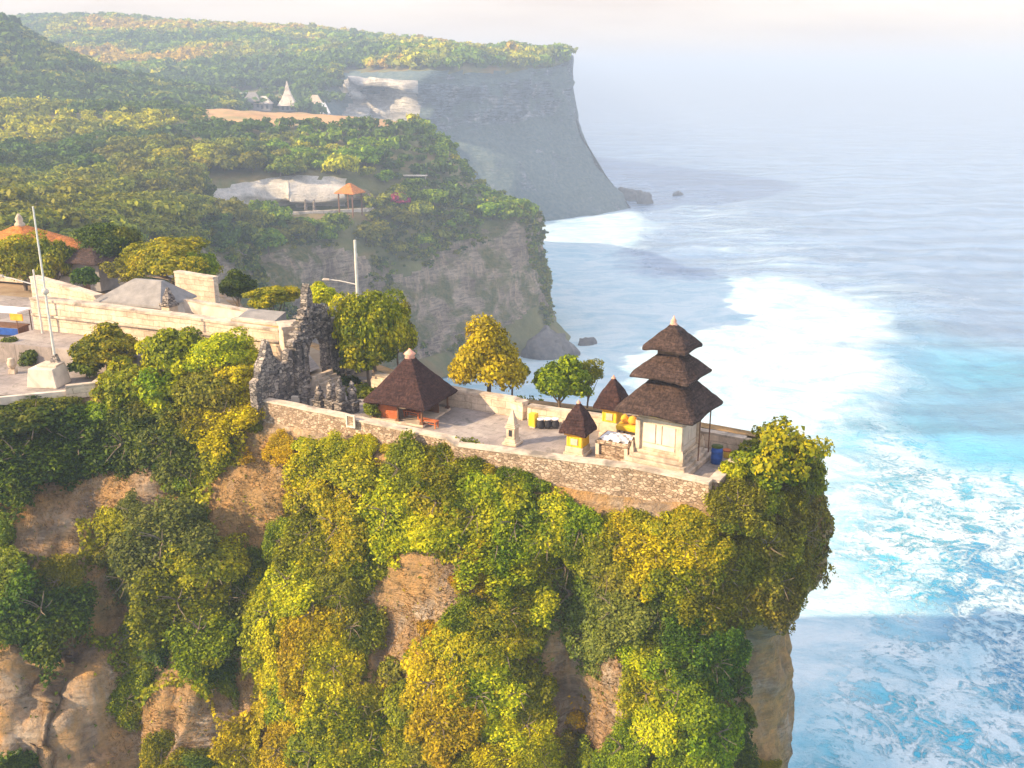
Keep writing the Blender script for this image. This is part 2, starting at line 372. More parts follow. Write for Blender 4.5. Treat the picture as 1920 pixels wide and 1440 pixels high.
# dark ridge at the left, before the far hill
rowsD = [
 [at(p, y, Y) for p, y, Y in [(-500,60,640),(-150,70,640),(0,80,640),(70,110,640),(210,165,640),(340,190,640),(450,205,640)]],
 [at(p, y, Y) for p, y, Y in [(-500,34,560),(-150,45,560),(0,54,560),(66,92,560),(200,146,560),(330,176,560),(440,196,560)]],
 [at(p, y, Y) for p, y, Y in [(-500,120,520),(-150,120,520),(0,125,520),(66,140,520),(200,175,520),(330,195,530),(440,206,540)]],
 [at(p, y, Y) for p, y, Y in [(-500,225,460),(-150,225,460),(0,225,460),(66,225,460),(200,225,460),(330,222,480),(440,222,500)]]]
LD = Land('left_ridge', rowsD, [5, 8, 10], [8, 10, 6, 14, 14, 12], [M_HILL], 4, .03, None, 21, kind='structure')

# near headland: outline at the top edge (photo pixels on a level), then falling away outward
wt = [Vector(G(x, y, 70.55)) for x, y in ((482,748),(537,758),(655,783),(852,828),(1000,852),(1190,876),(1338,906))]
zs_ = [69.0, 69.0, 69.0, 68.9, 68.7, 68.5, 69.0]; fr = []
for i, p in enumerate(wt):
    d = (wt[min(i+1, 6)]-wt[max(i-1, 0)]); d = Vector((d.y, -d.x, 0)).normalized(); fr.append((p.x+d.x*.5, p.y+d.y*.5, zs_[i]))
front = [tuple(G(*q)) for q in [(-420,775,69.6),(-150,765,69.6),(0,757,69.6),(170,745,69.6),(330,772,69.2)]]+fr+[tuple(G(*q)) for q in [(1425,932,69.2),(1502,908,68.8)]]
back = [tuple(G(*q)) for q in [(1532,868,69),(1495,836,69.4),(1410,812,69.6),(1200,776,69.6),(1000,752,69.6),(830,730,69.6),(720,690,69.6),(600,650,69.6),(480,600,69.6),(420,552,69.6),(300,520,69.6),(100,505,69.6),(-420,500,69.6)]]
ctrl = np.array(front+back)
# slope (degrees) of the cliff at each control point
slope = np.array([52,52,52,52,54,60,64,67,68,70,73,76,80,84] + [87,86,82,75,72,70,68,66,60,60,60,60,60], float)
seg = [10,10,14,16,14,14,24,24,24,24,26,24,18, 12,8,10,20,18,16,12,12,12,10,10,10,10]
E = catmull(ctrl, seg, 0); S_ = catmull(slope[:, None], seg, 0)[:, 0]
tan_ = np.gradient(E[:, :2], axis=0); tan_ /= np.linalg.norm(tan_, axis=1, keepdims=True)
outd = np.stack([tan_[:, 1], -tan_[:, 0]], 1)
ker = np.hanning(25); ker /= ker.sum()
pad = np.pad(outd, ((12, 12), (0, 0)), mode='edge')
outs = np.stack([np.convolve(pad[:, i], ker, 'valid') for i in (0, 1)], 1); outs /= np.linalg.norm(outs, axis=1, keepdims=True)
dep_ = np.concatenate([[0], np.arange(.35, 24, .35), np.arange(24, 74, 1.5)])
rings = []
inner = E.copy(); inner[:, :2] -= outs*.9; inner[:, 2] = 69.75; rings.append(inner)
X0 = np.arange(len(E)); tpx, _t = pxof(E); tipw = sstep(1330, 1420, tpx)
for d in dep_:
    off = np.zeros(len(E))
    cot = 1/np.tan(np.radians(S_))
    off = .25+cot*d
    # ledges and hollows in the profile
    off = off-1.5*sstep(5.2, 9.5, d)*tipw
    off = off+np.sin(d*.35+X0*.01)*.25*np.minimum(d, 4)/4
    R = E.copy(); R[:, :2] += outs*off[:, None]; R[:, 2] = np.minimum(E[:, 2]-d, E[:, 2]); R[:, 2] = np.maximum(R[:, 2], -2-0*d)
    rings.append(R)
P = np.array(rings); nrm = grid_normals(P); flat = P.reshape(-1, 3); dd = np.concatenate([[0], dep_])
amp = np.minimum(dd/3, 1)[:, None]*np.ones(len(E)); amp = amp.ravel()*1.0
dsp = fbm(flat, (.16, .16, .10), 5, 41)*1.15+fbm(flat, .9, 3, 77)*.22
dsp += .45*np.abs(vn(flat, (.55, .55, .35), 23))+.2*np.abs(vn(flat, (1.5, 1.5, .9), 29))-.2
dsp -= (1-np.abs(vn(flat, (.13, .13, .035), 91)))**3*1.5                        # gullies
px_, py_ = pxof(flat)
for gx, gw, ga in [(205, 60, 2.6), (690, 60, 1.8), (1060, 55, 2.2), (960, 40, .8), (430, 50, 1.2)]:
    dsp -= ga*np.exp(-((px_-gx-(py_-1000)*.05)/gw)**2)*sstep(880, 1150, py_)
nn_ = nrm.reshape(-1, 3)
sgn = np.sign((nn_[:, :2]*np.tile(outs, (len(P), 1))).sum(1)); sgn[sgn == 0] = 1; nn_ = nn_*sgn[:, None]
flat = flat+nn_*(dsp*amp)[:, None]
class _L: pass
LN = _L(); LN.P = flat.reshape(P.shape); LN.N = nn_.reshape(P.shape); LN.Q = grid_faces(P.shape[0], P.shape[1])
me = np_mesh('near_headland', flat, LN.Q, [M_NEAR], True); LN.o = mobj('near_headland', me, kind='structure')
LN.bvh = BVHTree.FromPolygons(flat.tolist(), LN.Q.tolist())
def nhit(px, py):
    d = ray(px, py).normalized(); r = LN.bvh.ray_cast(Vector((0, 0, ZC)), d); return r[0], r[1]

def flatpoly(name, pts, mat, **k):
    import bmesh
    bm = bmesh.new(); bm.faces.new([bm.verts.new(p) for p in pts]); bmesh.ops.triangulate(bm, faces=bm.faces)
    bmesh.ops.recalc_face_normals(bm, faces=bm.faces)
    for f in bm.faces:
        if f.normal.z < 0: f.normal_flip()
    me = bpy.data.meshes.new(name); bm.to_mesh(me); bm.free(); me.materials.append(mat); return mobj(name, me, **k)
M_SOIL = surf('soil', (.28, .20, .13), (.42, .32, .22), .6, bump=.03, kind='pos')
cap = [tuple(G(*q, 69.76)) for q in ((-410,762),(-150,756),(0,750),(170,739),(330,754))]+[(p.x, p.y, 69.76) for p in wt]+[tuple(G(*q, 69.76)) for q in ((1420,900),(1488,880),(1470,842),(1410,822),(1200,784),(1000,760),(830,740),(720,700),(600,658),(480,608),(420,560),(300,528),(100,512),(-410,506))]
flatpoly('ground', cap, M_SOIL, kind='structure')

# paving of the terrace and of the upper court
m, t = newmat('paving'); n = N(t); co = n.coord('pos')
a = n.noise(co, .35, 6, .65, .5); b = n.noise(co, 3.0, 5, .7)
col = n.ramp(a, [(.3, (.22, .19, .18)), (.5, (.33, .28, .26)), (.7, (.46, .40, .36))])
bt = n.n('ShaderNodeTexBrick'); bt.inputs['Scale'].default_value = 1; bt.inputs['Brick Width'].default_value = .9; bt.inputs['Row Height'].default_value = .6
bt.inputs['Mortar Size'].default_value = .012; bt.inputs['Color1'].default_value = (1, 1, 1, 1); bt.inputs['Color2'].default_value = (.86, .86, .86, 1); bt.inputs['Mortar'].default_value = (.55, .55, .55, 1)
mp_ = n.n('ShaderNodeMapping'); mp_.inputs['Rotation'].default_value = (0, 0, math.radians(28)); n.l(co, mp_.inputs[0]); n.l(mp_.outputs[0], bt.inputs[0])
st2 = n.noise(co, .9, 7, .75, 1.2); col = n.mix(n.ramp(st2, [(.52, 0), (.68, .75)]), col, (.13, .12, .10)); col = n.mix(.8, col, bt.outputs[0], 'MULTIPLY'); col = n.mix(.35, col, n.ramp(b, [(.3, .6), (.7, 1.3)]), 'MULTIPLY')
n.out(col, .85, n.bump(b, .015), .3); M_PAVE = m
terr = [G(x, y, 70) for x, y in [(480,760),(535,774),(650,800),(845,842),(1000,866),(1190,896),(1332,918),(1390,872),(1400,830),(1200,788),(1000,762),(840,742),(720,712),(640,700),(560,720)]]
flatpoly('terrace', terr, M_PAVE, kind='structure')
court = [G(x, y, 70) for x, y in [(-420,745),(-150,748),(0,741),(150,733),(330,740),(470,760),(545,712),(600,690),(560,640),(400,600),(200,570),(-100,545),(-420,540)]]
flatpoly('courtyard', court, M_PAVE, kind='structure')

# sea: rings round the camera's foot, out to the horizon
rr = np.concatenate([np.arange(20, 560, 1.6), 560*np.power(30000/560, np.linspace(0, 1, 110))[1:]])
aa = np.concatenate([np.radians(np.arange(-40, 60, .30)), np.radians(np.arange(60, 320, 6))])
RR, AA = np.meshgrid(rr, aa, indexing='ij'); sx_ = (RR*np.sin(AA)).ravel(); sy_ = (RR*np.cos(AA)).ravel()
def seg_dist(x, y, pts):
    best = np.full(len(x), 1e9)
    for (ax, ay), (bx, by) in zip(pts[:-1], pts[1:]):
        dx, dy = bx-ax, by-ay; t = np.clip(((x-ax)*dx+(y-ay)*dy)/(dx*dx+dy*dy), 0, 1)
        best = np.minimum(best, np.hypot(x-ax-t*dx, y-ay-t*dy))
    return best
def inpoly(x, y, pts):
    c = np.zeros(len(x), bool); j = len(pts)-1
    for i in range(len(pts)):
        xi, yi = pts[i]; xj, yj = pts[j]
        c ^= ((yi > y) != (yj > y)) & (x < (xj-xi)*(y-yi)/(yj-yi+1e-9)+xi); j = i
    return c
def S2(L_): return [tuple(G(x, y, 0)[:2]) for x, y in L_]
P3 = np.stack([sx_, sy_, sx_*0], 1)
wob = fbm(P3, .02, 4, 3)*9
# the thick surf along the cliffs
surfz = S2([(900,420),(1010,412),(1100,400),(1180,385),(1200,420),(1180,480),(1230,520),(1330,520),(1450,520),(1560,555),(1690,600),(1700,640),(1600,640),(1560,650),(1620,680),(1665,715),(1640,750),(1625,820),(1640,900),(1600,1000),(1580,1200),(1560,1500),(1300,1700),(900,1700),(700,900)])
sd_ = np.where(inpoly(sx_, sy_, surfz), 1, -1)*seg_dist(sx_, sy_, surfz+[surfz[0]])
foam = sstep(-30, 30, sd_+wob*1.3)
lacez = S2([(1620,740),(1660,760),(1800,860),(2100,930),(2400,1100),(2400,1900),(1300,1900),(1500,900)])
ld = np.where(inpoly(sx_, sy_, lacez), 1, -1)*seg_dist(sx_, sy_, lacez+[lacez[0]])
lace = sstep(-8, 14, ld+wob*.6)
streakz = S2([(1150,330),(1400,390),(1700,560),(1760,640),(1500,560),(1250,470)])
st_ = np.where(inpoly(sx_, sy_, streakz), 1, -1)*seg_dist(sx_, sy_, streakz+[streakz[0]])
thin = sstep(-30, 30, st_+wob*2)
deepz = S2([(1780,1150),(1820,1020),(1900,960),(2200,960),(2300,1300),(1950,1350),(1830,1250)])
dz = np.where(inpoly(sx_, sy_, deepz), 1, -1)*seg_dist(sx_, sy_, deepz+[deepz[0]])
deep = sstep(-6, 8, dz+wob*.8)
R1 = np.hypot(sx_, sy_); fade = 1-sstep(700, 3000, R1)
# waves: swell rolling towards the cliffs
ph = (sx_*.80-sy_*.60)
sw = np.sin(ph*.105+fbm(P3, .006, 3, 8)*2.2)*.8+fbm(P3*[1, .6, 1], .11, 3, 5)*.42+fbm(P3, .35, 2, 6)*.16
crest = np.exp(-(sd_+wob*.3)**2/20)*.7*(sx_ > 70)*(sy_ > 120)*(.55+.45*vn(P3, .05, 12))
sz_ = sw*fade*(1-.55*foam)+crest
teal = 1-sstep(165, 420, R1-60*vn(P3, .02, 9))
SV = np.stack([sx_, sy_, sz_], 1)
SQ = grid_faces(len(rr), len(aa), True)[:, ::-1]
m, t = newmat('sea_water'); n = N(t); co = n.coord('pos')
foam_n, lace_n, thin_n, deep_n, teal_n = (n.attr(x) for x in ('foam', 'lace', 'thin', 'deep', 'teal'))
wcol = n.mix(teal_n, (.13, .25, .43), (.0, .36, .56))  # far water colour lightened to stand in for reflected sky
wn = n.noise(co, .06, 5, .6, .8)
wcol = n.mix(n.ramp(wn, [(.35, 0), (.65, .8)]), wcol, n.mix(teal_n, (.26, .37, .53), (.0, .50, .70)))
sw_ = n.noise(n.coord('pos', (.16, 1, 1)), .05, 5, .6, .4)
wcol = n.mix(.5, wcol, n.ramp(sw_, [(.38, .45), (.52, 1.0), (.66, 1.4)]), 'MULTIPLY')  # dark and light bands of the swell painted into the water colour
wcol = n.mix(n.math('MULTIPLY', deep_n, .75), wcol, (.0, .20, .44))
# foam threads: thin where the ridges of two warped noises run
def ridge(scale, dist, sh=0):
    q = n.noise(co, scale, 5, .62, dist); return n.math('SUBTRACT', 1, n.math('MULTIPLY', n.math('ABSOLUTE', n.math('SUBTRACT', q, .5)), 9), True)
r1 = ridge(.16, 1.3); r2 = ridge(.42, 1.0); blot = n.noise(co, .055, 6, .68, 1.0); fine = n.noise(co, 1.1, 5, .7, .5)
fz = n.math('ADD', n.math('MULTIPLY', r1, .55), n.math('MULTIPLY', r2, .40))
fz = n.math('ADD', fz, n.math('MULTIPLY', n.math('SUBTRACT', blot, .495), 3.4))
fz = n.math('ADD', fz, n.math('MULTIPLY', n.math('SUBTRACT', fine, .5), .7))
lacef = n.math('MULTIPLY', n.ramp(fz, [(-.0, 0), (.62, 1)]), lace_n)
densef = n.math('ADD', n.math('SUBTRACT', n.math('MULTIPLY', foam_n, 1.9), .35), n.math('MULTIPLY', n.math('SUBTRACT', n.noise(co, .05, 8, .72, 1.2), .5), 2.6), True)
densef = n.math('MULTIPLY', densef, n.ramp(foam_n, [(.05, 0), (.4, 1)]))
str_ = n.noise(n.coord('pos', (.35, 1.3, 1)), .05, 6, .7, .5)
thinf = n.math('MULTIPLY', n.ramp(str_, [(.46, 0), (.66, .75)]), thin_n)
ff = n.math('MAXIMUM', n.math('MAXIMUM', lacef, densef), thinf)
fcol = n.ramp(n.noise(n.coord('pos', (.6, 1, 1)), .07, 8, .72, 1.4), [(.30, (.28, .53, .66)), (.58, (.62, .74, .80))])
col = n.mix(ff, wcol, fcol)
rgh = n.math('ADD', .22, n.math('MULTIPLY', ff, .6))
hb = n.math('ADD', n.noise(n.coord('pos', (.6, 1, 1)), .9, 5, .65), n.math('MULTIPLY', ff, .5))
pr = n.out(col, rgh, n.bump(n.math('ADD', hb, n.math('MULTIPLY', sw_, 3.0)), .6), .5); M_SEA = m
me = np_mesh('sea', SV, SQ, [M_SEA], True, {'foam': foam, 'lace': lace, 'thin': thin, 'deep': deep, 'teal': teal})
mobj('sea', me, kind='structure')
HAZE = True
if HAZE:
    mb = MB().box(-9000, 9000, -400, 16000, -3.2, 152)
    m, t = newmat('haze_air'); v = t.nodes.new('ShaderNodeVolumePrincipled'); o = t.nodes.new('ShaderNodeOutputMaterial')
    v.inputs['Color'].default_value = (.56, .72, 1.0, 1); v.inputs['Density'].default_value = .00068; v.inputs['Anisotropy'].default_value = -.1
    t.links.new(v.outputs[0], o.inputs['Volume']); mb.build('haze', m, kind='stuff')
# ---------------------------------------------------------------- temple on the terrace
YAW = math.radians(-28)
def thatchmat(name, c1, c2, c3):
    m, t = newmat(name); n = N(t)
    a = n.noise(n.coord('obj', (1, 1, .35)), 9, 5, .7, .2); b = n.noise(n.coord('obj'), 1.4, 5, .65)
    l = n.noise(n.coord('obj', (.5, .5, 7)), 2.2, 3, .6)
    col = n.ramp(a, [(.3, c1), (.5, c2), (.75, c3)]); col = n.mix(.6, col, n.ramp(b, [(.3, .6), (.7, 1.35)]), 'MULTIPLY'); col = n.mix(.5, col, n.ramp(l, [(.4, .55), (.6, 1.3)]), 'MULTIPLY')
    n.out(col, .95, n.bump(n.math('ADD', a, n.math('MULTIPLY', l, 1.6)), .09), .15); return m
M_THATCH = thatchmat('thatch', (.024, .016, .015), (.066, .042, .036), (.15, .095, .075))
M_THATCH_OLD = thatchmat('dark_thatch', (.022, .013, .013), (.055, .028, .026), (.12, .062, .05))
M_TILE = thatchmat('orange_tiles', (.32, .10, .03), (.60, .20, .05), (.78, .32, .10))
M_CREAM = surf('cream_limestone', (.42, .33, .24), (.72, .58, .44), 2.4, bump=.04, c3=(.30, .24, .18))
M_WALLS = None
def blockmat(name, c1, c2, mort, bw=.5, rh=.22, rot=0, bump=.03):
    m, t = newmat(name); n = N(t); g = n.coord('pos')
    # blocks laid in the wall: along the wall by x and y together, height by z
    sep = n.n('ShaderNodeSeparateXYZ'); n.l(g, sep.inputs[0]); cb = n.n('ShaderNodeCombineXYZ')
    u = n.math('ADD', n.math('MULTIPLY', sep.outputs[0], math.cos(rot)), n.math('MULTIPLY', sep.outputs[1], math.sin(rot)))
    wob_ = n.math('MULTIPLY', n.noise(g, 1.7, 3), .22)
    n.l(n.math('ADD', u, wob_), cb.inputs[0]); n.l(n.math('ADD', sep.outputs[2], wob_), cb.inputs[1])
    bt = n.n('ShaderNodeTexBrick'); n.l(cb.outputs[0], bt.inputs[0]); bt.inputs['Scale'].default_value = 1
    bt.inputs['Brick Width'].default_value = bw; bt.inputs['Row Height'].default_value = rh; bt.inputs['Mortar Size'].default_value = .018
    bt.inputs['Mortar Smooth'].default_value = .4; bt.inputs['Bias'].default_value = 0
    bt.inputs['Color1'].default_value = c1+(1,); bt.inputs['Color2'].default_value = c2+(1,); bt.inputs['Mortar'].default_value = mort+(1,)
    a = n.noise(g, .9, 6, .7); f = n.noise(g, 5, 5, .7)
    col = n.mix(.75, bt.outputs[0], n.ramp(a, [(.3, .5), (.7, 1.35)]), 'MULTIPLY'); col = n.mix(.4, col, n.ramp(f, [(.3, .6), (.7, 1.3)]), 'MULTIPLY')
    n.out(col, .92, n.bump(n.math('SUBTRACT', n.math('MULTIPLY', f, .6), bt.outputs['Fac']), bump), .15); return m
def rubblemat(name, c1, c2, c3, mort, sc=3.2, bump=.05, zs=1.7):
    m, t = newmat(name); n = N(t); g = n.coord('pos', (1, 1, zs)); gp = n.coord('pos')
    wv = n.n('ShaderNodeVectorMath', operation='ADD'); ns = n.n('ShaderNodeTexNoise'); ns.inputs['Scale'].default_value = 2.2; n.l(gp, ns.inputs[0])
    vm = n.n('ShaderNodeVectorMath', operation='SCALE'); n.l(ns.outputs['Color'], vm.inputs[0]); vm.inputs['Scale'].default_value = .35; n.l(g, wv.inputs[0]); n.l(vm.outputs[0], wv.inputs[1])
    vo = n.n('ShaderNodeTexVoronoi'); vo.inputs['Scale'].default_value = sc; n.l(wv.outputs[0], vo.inputs['Vector'])
    ve = n.n('ShaderNodeTexVoronoi', feature='DISTANCE_TO_EDGE'); ve.inputs['Scale'].default_value = sc; n.l(wv.outputs[0], ve.inputs['Vector'])
    sp = n.n('ShaderNodeSeparateColor'); n.l(vo.outputs['Color'], sp.inputs[0])
    col = n.ramp(sp.outputs[0], [(.1, c1), (.5, c2), (.9, c3)]); e = n.ramp(ve.outputs['Distance'], [(.0, 0), (.07, 1)])
    col = n.mix(e, mort, col); a = n.noise(gp, .7, 6, .7); f = n.noise(gp, 6, 5, .7)
    col = n.mix(.7, col, n.ramp(a, [(.3, .5), (.7, 1.35)]), 'MULTIPLY'); col = n.mix(.4, col, n.ramp(f, [(.3, .6), (.7, 1.3)]), 'MULTIPLY')
    n.out(col, .92, n.bump(n.math('ADD', n.math('MULTIPLY', f, .5), e), bump), .15); return m
M_WALL = rubblemat('rubble_wall', (.30, .21, .14), (.42, .30, .21), (.58, .44, .32), (.27, .19, .13), 4.6, .04)
M_WALLL = blockmat('pale_block_wall', (.70, .56, .43), (.60, .47, .36), (.42, .32, .24), .9, .42, YAW, .015)
M_GATE = rubblemat('weathered_grey_stone', (.14, .125, .12), (.23, .20, .185), (.40, .34, .29), (.05, .045, .05), 3.4, .07)
M_COPE = surf('coping_stone', (.42, .34, .27), (.70, .56, .44), 2.2, bump=.03, c3=(.20, .17, .14))
M_PALE = surf('pale_plaster', (.52, .45, .38), (.74, .64, .54), 1.2, bump=.02, c3=(.30, .25, .21))
M_YEL = surf('yellow_cloth', (.72, .42, .02), (.86, .58, .05), 2.5, .8, .02, 6)
M_ORG = surf('orange_cloth', (.70, .28, .02), (.85, .45, .05), 2.5, .8, .03, 6)
M_WHT = surf('white_cloth', (.62, .62, .66), (.84, .82, .84), 2.0, .8, .04, 4)
M_WOOD = surf('brown_wood', (.10, .05, .03), (.22, .11, .06), 4, bump=.01, stretch=(1, 1, .3))
M_REDW = surf('red_brown_panel', (.36, .09, .035), (.58, .18, .06), 2.5, bump=.01)
M_FIN = surf('terracotta', (.60, .26, .18), (.80, .45, .34), 5, bump=.02)
M_BLK = surf('black_paint_recess_shade', (.015, .015, .02), (.05, .05, .06), 4, .6, .005)
M_BLU = surf('blue_plastic', (.01, .05, .25), (.02, .10, .42), 4, .5, .004)
M_MET = surf('pale_metal', (.55, .52, .47), (.72, .68, .62), 4, .5, .003)
M_DKW = surf('grey_boards', (.18, .17, .17), (.30, .28, .27), 1.5, bump=.02)

def sq(cx, cy, z, hw, n=9, r=.05, sag=0):
    """rounded square ring"""
    p = []
    for k in range(4):
        for i in range(n):
            t = i/n; a = (-hw, -hw, 1, 0) if k == 0 else (hw, -hw, 0, 1) if k == 1 else (hw, hw, -1, 0) if k == 2 else (-hw, hw, 0, -1)
            x, y = a[0]+a[2]*2*hw*t, a[1]+a[3]*2*hw*t
            if i == 0: x *= 1-r; y *= 1-r
            s_ = sag*math.sin(math.pi*t)
            p.append((cx+x, cy+y, z+s_))
    return p
def roof(hw, top, h, z0, th=.13, bulge=.05, seed=0, sag=.05):
    mb = MB(); R = [sq(0, 0, z0+.10, hw*.35), sq(0, 0, z0+.02, hw*.93, sag=sag), sq(0, 0, z0, hw*.985, sag=sag), sq(0, 0, z0+th*.55, hw*1.0, sag=sag)]
    for k in range(0, 11):
        t = k/10; wv = hw*.985+(top-hw*.985)*t+bulge*hw*math.sin(math.pi*t)
        R.append(sq(0, 0, z0+th+h*t, wv, sag=sag*(1-t)))
    mb.loft(R); return mb.rough(.035, 4.1, seed)

def shrine(name, C, hw_b, hw_r, zr, zt, label, yaw=YAW, base=70.0, zb=None, **k):
    """small shrine: stone foot, yellow cloth body with mouldings, thatched roof with finial"""
    o = empty(name, (C.x, C.y, base), yaw, label=label, cat='shrine', group='small shrines with yellow cloth bodies'); H = zr-base; zb = zb or .42
    MB().box(-hw_b*1.15, hw_b*1.15, -hw_b*1.15, hw_b*1.15, 0, zb*.35, b=.02).box(-hw_b, hw_b, -hw_b, hw_b, zb*.35, zb, b=.02).rough(.01, 5).build('stone_base', M_CREAM, o)
    b = MB().box(-hw_b*.9, hw_b*.9, -hw_b*.9, hw_b*.9, zb, H-.12, b=.02)
    for i in range(5):
        x = -hw_b*.75+i*hw_b*.375; b.box(x-.03, x+.03, -hw_b*.9-.02, -hw_b*.88, zb+.02, H-.16).box(hw_b*.88, hw_b*.9+.02, x-.03, x+.03, zb+.02, H-.16)
    b.build('cloth_body', M_YEL, o)
    MB().box(-hw_b*1.12, hw_b*1.12, -hw_b*1.12, hw_b*1.12, H-.12, H-.02, b=.02).build('cornice', M_ORG, o)
    MB().box(-hw_b*.4, hw_b*.4, -hw_b*.9-.05, -hw_b*.9-.022, zb+.12, H-.28, b=.01).build('panel', M_COPE, o)
    rf_ = roof(hw_r, .10, zt-zr-.12, H, .12, .07, 3).build('thatch_roof', M_THATCH_OLD, o)
    MB().lathe([(.02, 0), (.12, .02), (.09, .09), (.13, .15), (.05, .22), (.02, .30)], (0, 0, zt-base-.08)).build('finial', M_FIN, rf_, True)
    return o

# three-tiered thatched tower
C = G(1250, 866); YM = math.radians(-32)
mr = empty('thatched_tower', (C.x, C.y, 70), YM, label='tall tower of three stacked thatched roofs on a cream stone base at the cliff tip', cat='shrine tower')
def mcorner(s, z0, z1, p=.0): return None
b = MB().box(-1.78, 1.78, -1.78, 1.78, 0, .30, b=.03).box(-1.62, 1.62, -1.62, 1.62, .30, .52, b=.03).box(-1.45, 1.45, -1.45, 1.45, .52, .74, b=.03)
b.rough(.012, 3).build('stepped_base', M_COPE, mr)
b = MB().box(-1.12, 1.12, -1.12, 1.12, .74, 2.70, b=.02)
b.box(-1.24, 1.24, -1.24, 1.24, .74, .92, b=.03).box(-1.20, 1.20, -1.20, 1.20, 2.48, 2.62, b=.02)
for sx in (-1, 1):
    for sy in (-1, 1): b.box(sx*1.13-.13, sx*1.13+.13, sy*1.13-.13, sy*1.13+.13, .92, 2.48, b=.02)
b.build('shrine_body', M_CREAM, mr)
for k in range(2):
    for (a0, a1, z0, z1) in [(-.86, .86, 1.06, 1.28), (-.86, -.20, 1.34, 2.34), (.20, .86, 1.34, 2.34), (-.14, .14, 1.34, 2.34)]:
        q = MB()
        if k == 0: q.box(a0, a1, -1.165, -1.118, z0, z1, b=.012)
        else: q.box(1.118, 1.165, a0, a1, z0, z1, b=.012)
        q.rough(.006, 9).build('carved_panel', M_PALE, mr)
for sx, sy in ((-1, -1), (1, -1), (1, 1), (-1, 1)):
    MB().box(sx*1.34-.12, sx*1.34+.12, sy*1.34-.12, sy*1.34+.12, .74, 1.0, .03, .03).box(sx*1.34-.07, sx*1.34+.07, sy*1.34-.07, sy*1.34+.07, 1.0, 1.30, .05, .05).rough(.012, 6).build('corner_stone', M_CREAM, mr)
MB().box(-1.16, 1.16, -1.16, 1.16, 2.70, 2.88, b=.02).box(-1.45, 1.45, -1.45, 1.45, 2.88, 2.96).build('cloth_frieze', M_YEL, mr)
for (hw, top, z0, h, sd) in ((2.18, .66, 2.96, 1.60, 1), (1.64, .42, 4.70, 1.12, 2), (1.20, .15, 6.06, 1.08, 3)):
    rf_ = roof(hw, top, h, z0, .14, .005, sd*7, .12).build('thatch_roof', M_THATCH, mr)
MB().box(-.80, .80, -.80, .80, 4.5, 4.82).box(-.55, .55, -.55, .55, 5.8, 6.16).build('neck', M_WOOD, mr)
MB().lathe([(.05, 0), (.20, .03), (.17, .14), (.11, .18), (.16, .25), (.07, .36), (.03, .50)], (0, 0, 7.2)).build('finial', M_FIN, rf_, True)
MB().tube([(1.75, -.2, .5), (1.75, -.2, 2.9)], .035).build('post', M_WOOD, mr)
MB().tube([(1.75, 1.2, .5), (1.75, 1.2, 2.9)], .035).build('post', M_WOOD, mr)

shrine('small_shrine', G(1083, 850), .50, .80, 71.25, 72.75, 'small thatched shrine with bright yellow body, nearest the front parapet', zb=.5)
shrine('small_shrine', G(1147, 818), .48, .86, 71.75, 73.3, 'small thatched shrine with yellow body standing just left behind the tall tiered tower', zb=.95)

C = G(1158, 857)
al = empty('stone_altar', (C.x, C.y, 70), YAW, label='low tan stone altar beside the tiered tower with pale cloth on top', cat='altar')
MB().box(-.95, .85, -.75, .75, 0, .25, b=.04).box(-.8, .7, -.62, .62, .25, .85, b=.05).box(-1.0, .9, -.8, .8, .85, 1.05, b=.05).rough(.03, 3).build('stone_block', M_WALL, al)
for sx in (-.86, .72): MB().box(sx-.09, sx+.09, -.74, -.56, .25, .86).rough(.01, 5).build('pilaster', M_COPE, al)
v = MB(); nx = 16
P_ = [[(-.85+1.6*i/nx, -.7+1.3*j/nx, 1.09+.10*math.sin(i*1.1)*math.cos(j*.9)+.14*math.exp(-((i-8)**2+(j-7)**2)/18)) for i in range(nx+1)] for j in range(nx+1)]
def sheet_mesh(name, P_, mat, parent=None, th=.02, **k):
    R, Cn = len(P_), len(P_[0]); V = [p for r in P_ for p in r]; V2 = [(x, y, z-th) for x, y, z in V]; F = []
    for i in range(R-1):
        for j in range(Cn-1):
            a = i*Cn+j; F.append((a, a+1, a+Cn+1, a+Cn)); F.append((a+R*Cn, a+Cn+R*Cn, a+Cn+1+R*Cn, a+1+R*Cn))
    mb = MB(); mb.v = V+V2; mb.f = F
    return mb.build(name, mat, parent, True, **k)
cl = sheet_mesh('altar_cloth', P_, M_WHT, None, .05, label='white and pale blue cloth spread over the stone altar', cat='cloth'); cl.location = (C.x, C.y, 70); cl.rotation_euler = (0, 0, YAW)
C = G(1183, 838)
ot = empty('offering_table', (C.x, C.y, 70), YAW, label='raised offering table draped in orange yellow cloth between rear shrine and tower', cat='table')
for sx in (-.55, .55):
    for sy in (-.35, .35): MB().tube([(sx, sy, 0), (sx, sy, 1.2)], .05).build('leg', M_WOOD, ot)
MB().box(-.65, .65, -.45, .45, 1.2, 1.27, b=.01).build('table_top', M_WOOD, ot)
MB().box(-.69, .69, -.49, .49, 1.0, 1.31, -.03, -.03, b=.03).rough(.03, 4).build('table_cloth', M_YEL, ot)
for i, (x, s_) in enumerate(((-.4, .2), (.05, .24), (.45, .19))):
    C2 = C+Vector((x*math.cos(YAW), x*math.sin(YAW), 1.33))
    MB().lathe([(.05, 0), (s_, .05), (s_*1.15, .2), (s_*.8, .36), (.04, .45)]).rough(.03, 6, i).build('offering_bundle', M_ORG, None, True, label=['left orange cloth offering bundle on the draped table', 'middle and largest orange cloth offering bundle on the draped table', 'right orange cloth offering bundle on the draped table'][i], cat='bundle', group='orange bundles on the offering table').location = C2

